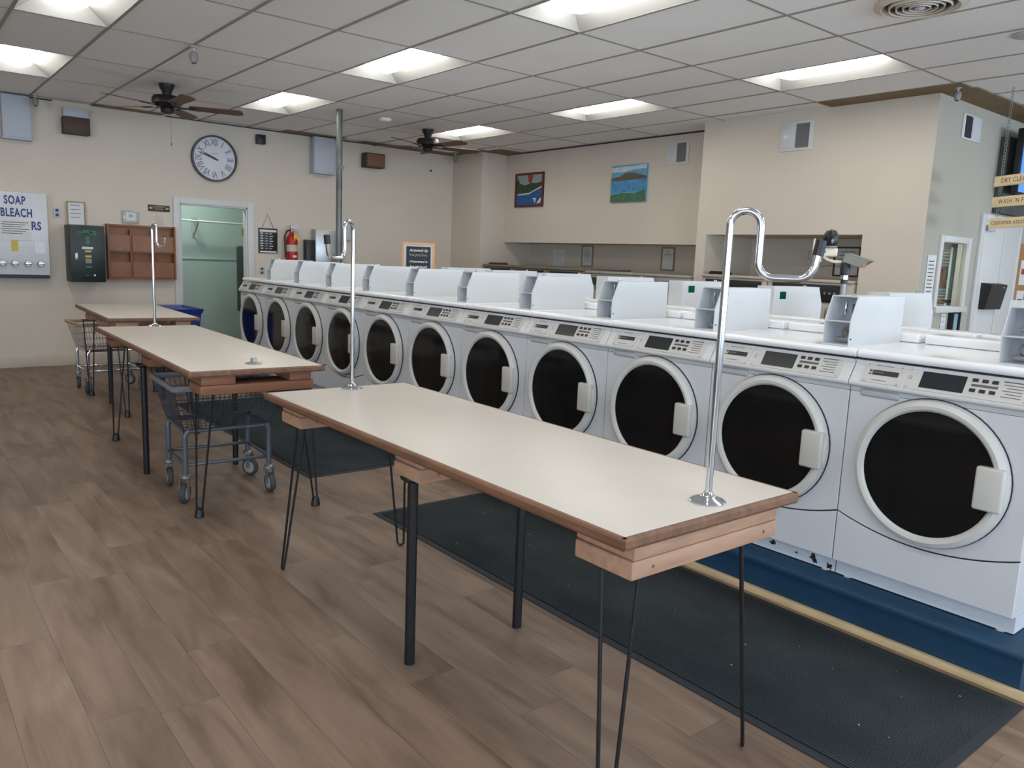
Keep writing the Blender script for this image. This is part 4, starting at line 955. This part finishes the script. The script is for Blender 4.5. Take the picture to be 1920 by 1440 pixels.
# blue bin
t = thing('laundry_bin', 'blue plastic laundry bin on wheels behind the back table', 'bin', (2.66, 9.68, 0))
def tray(mb, a0, b0, z0, a1, b1, z1, th):
    o = [(-a0, -b0, z0), (a0, -b0, z0), (a0, b0, z0), (-a0, b0, z0)]; p = [(-a1, -b1, z1), (a1, -b1, z1), (a1, b1, z1), (-a1, b1, z1)]
    i = [(-a1+th, -b1+th, z1), (a1-th, -b1+th, z1), (a1-th, b1-th, z1), (-a1+th, b1-th, z1)]; j = [(-a0+th, -b0+th, z0+th), (a0-th, -b0+th, z0+th), (a0-th, b0-th, z0+th), (-a0+th, b0-th, z0+th)]
    V_ = [[mb.b.verts.new(q) for q in l] for l in (o, p, i, j)]
    mb._f(V_[0]); mb._f(V_[3])
    for a, b in ((0, 1), (1, 2), (2, 3)):
        for k in range(4): mb._f([V_[a][k], V_[a][(k+1) % 4], V_[b][(k+1) % 4], V_[b][k]])
    return mb
tray(MB(), .22, .30, .10, .27, .36, .70, .006).build('tub', BLUEC, t)
tray(MB(), .275, .365, .685, .295, .385, .735, .02).build('rim', BLUEC, t)
for sx in (-1, 1):
    for sy in (-1, 1):
        c = MB().box(sx*.17-.02, sy*.24-.02, .07, sx*.17+.02, sy*.24+.02, .0995).build('caster', GALV, t)
        MB().cyl((sx*.17-.012, sy*.24, .036), (sx*.17+.012, sy*.24, .036), .035, 20).build('tyre', RUBBER, c)

# ------------------------------------------------------------------ chalkboard sign on the washers
t = thing('chalkboard_sign', 'small oak framed chalkboard with white handwriting standing on the back washers', 'sign', (4.37, 6.965, PZ+.9480), math.radians(-31))
Rl = Matrix.Rotation(math.radians(-8), 4, 'X')
hb, wb = .44, .165
fr = MB().box(-wb, -.009, 0, -wb+.022, .009, hb).box(wb-.022, -.009, 0, wb, .009, hb).box(-wb+.022, -.009, hb-.022, wb-.022, .009, hb).box(-wb+.022, -.009, .05, wb-.022, .009, .072).xf(Rl).build('frame', OAKF, t)
MB().box(-wb+.022, -.004, .072, -wb+.04, .006, hb-.022).box(wb-.04, -.004, .072, wb-.022, .006, hb-.022).box(-wb+.04, -.004, hb-.04, wb-.04, .006, hb-.022).xf(Rl).build('mount', GREYBX, t)
bo = MB().box(-wb+.04, -.002, .072, wb-.04, .006, hb-.04).xf(Rl).build('board', CHALK, t)
mb = MB()
for s, z in (('Artwork by', .36), ('if interested in', .245), ('buy please ask', .195)):
    text_mesh(mb, s, .040 if z > .3 else .031, onY(0, -.0028, z), shear=.35, bold=.0006)
random.seed(5)
pts = []; x = -.095
while x < .09: pts.append((x, -.0028, .31+.012*math.sin(x*260)+random.uniform(-.004, .006))); x += .0042
mb.tube(pts, .0013, 4)
mb.xf(Rl).build('handwriting', PAPER, bo)
MB().box(-wb+.004, .062, 0, -wb+.02, .072, .36).box(wb-.02, .062, 0, wb-.004, .072, .36).build('rear_leg', OAKF, t)

# ------------------------------------------------------------------ camera post between the rows
PX, PY = 3.95, 2.142
t = thing('camera_post', 'grey steel post between the washer rows holding two cameras', 'post', (PX, PY, PLT))
q = -PLT
MB().cyl((0, 0, 0), (0, 0, 1.384+q), .0145, 20).build('pole', GALV, t)
MB().cyl((0, 0, 1.3842+q), (0, 0, 1.407+q), .017, 20).build('collar', BLACK, t)
MB().cyl((0, 0, 1.4072+q), (0, 0, 1.4286+q), .020, 20).build('chrome_collar', CHROME, t)
MB().lathe([(.0245, 1.4288+q), (.025, 1.435+q), (.025, 1.484+q), (.021, 1.492+q)], n=24).build('grip', BLACK, t)
vR = Vector((.477, -.879, 0)).normalized(); vB = Vector((.879, .477, 0)).normalized(); RZ = math.atan2(vR.y, vR.x)
base = Vector((PX, PY, 0))
def at(r_, u_, b_=0): p = base+vR*r_+vB*b_; return (p.x, p.y, u_)
t = thing('security_camera', 'grey box security camera with a sun hood on the camera post', 'security camera', at(.018, 1.5165), RZ-.38)
M = Matrix.Rotation(math.radians(15), 4, 'Y')
MB().box(-.015, -.026, -.028, .078, .026, .018, bev=.005).xf(M).build('housing', GREYCAM, t)
MB().prism([(-.02, .019), (-.01, .024), (.115, .022), (.115, .019)], -.031, .031, 'y').prism([(-.02, .0185), (.112, .0185), (.075, -.022), (-.02, -.022)], -.031, -.0285, 'y').prism([(-.02, .0185), (.112, .0185), (.075, -.022), (-.02, -.022)], .0285, .031, 'y').xf(M).build('sun_hood', mat('hood_grey', (136, 136, 128), .5), t)
MB().box(.0785, -.023, -.026, .083, .023, .016).xf(M).build('front_window', mat('copper_lens', (176, 120, 84), .4), t)
MB().tube([(-.016, 0, -.023), (.005, 0, -.03), (.02, 0, -.032)], .006, 8).build('bracket', GREYCAM, t)
t = thing('security_camera', 'cream bullet camera with a blue badge on the camera post', 'security camera', at(-.100, 1.545), RZ)
MB().box(-.065, -.022, -.022, .055, .022, .022, bev=.009, seg=3).build('housing', CREAMC, t)
MB().lathe([(.008, -.0222), (.008, -.0228)], (-.008, 0, .0), 'y', 20).xf(Matrix.Scale(1.4, 4, (1, 0, 0))).build('badge', mat('badge_blue', (70, 140, 190), .5), t)
MB().box(-.035, -.008, -.052, -.02, .008, -.0225, bev=.003).tube([(-.01, 0, -.024), (.01, 0, -.038), (.045, 0, -.048), (.078, 0, -.047)], .008, 10).build('bracket', CREAMC, t)
MB().tube([(-.066, .0, -.01), (-.062, 0, .068)], .0045, 8).build('antenna', CREAMC, t)
MB().tube([(-.066, 0, .004), (-.085, 0, .0), (-.088, 0, -.03), (-.06, 0, -.055), (-.02, 0, -.078), (.03, 0, -.068), (.082, 0, -.074)], .0016, 6).build('cable', BLACK, t)
t = thing('round_camera', 'black domed camera sitting on top of the cream camera', 'camera', at(-.084, 1.5675), RZ-.15)
MB().lathe([(.028, .0), (.036, .004), (.036, .008), (.02, .012)], n=28).build('base', GREYCAM, t)
MB().lathe([(.030, .0122), (.037, .024), (.040, .046), (.036, .068), (.024, .088), (.004, .096)], n=30).build('shell', BLACK, t)
MB().lathe([(.026, -.0385), (.025, -.0425), (.012, -.0435)], (.0, 0, .040), 'y', 24).build('lens', GLASS, t)
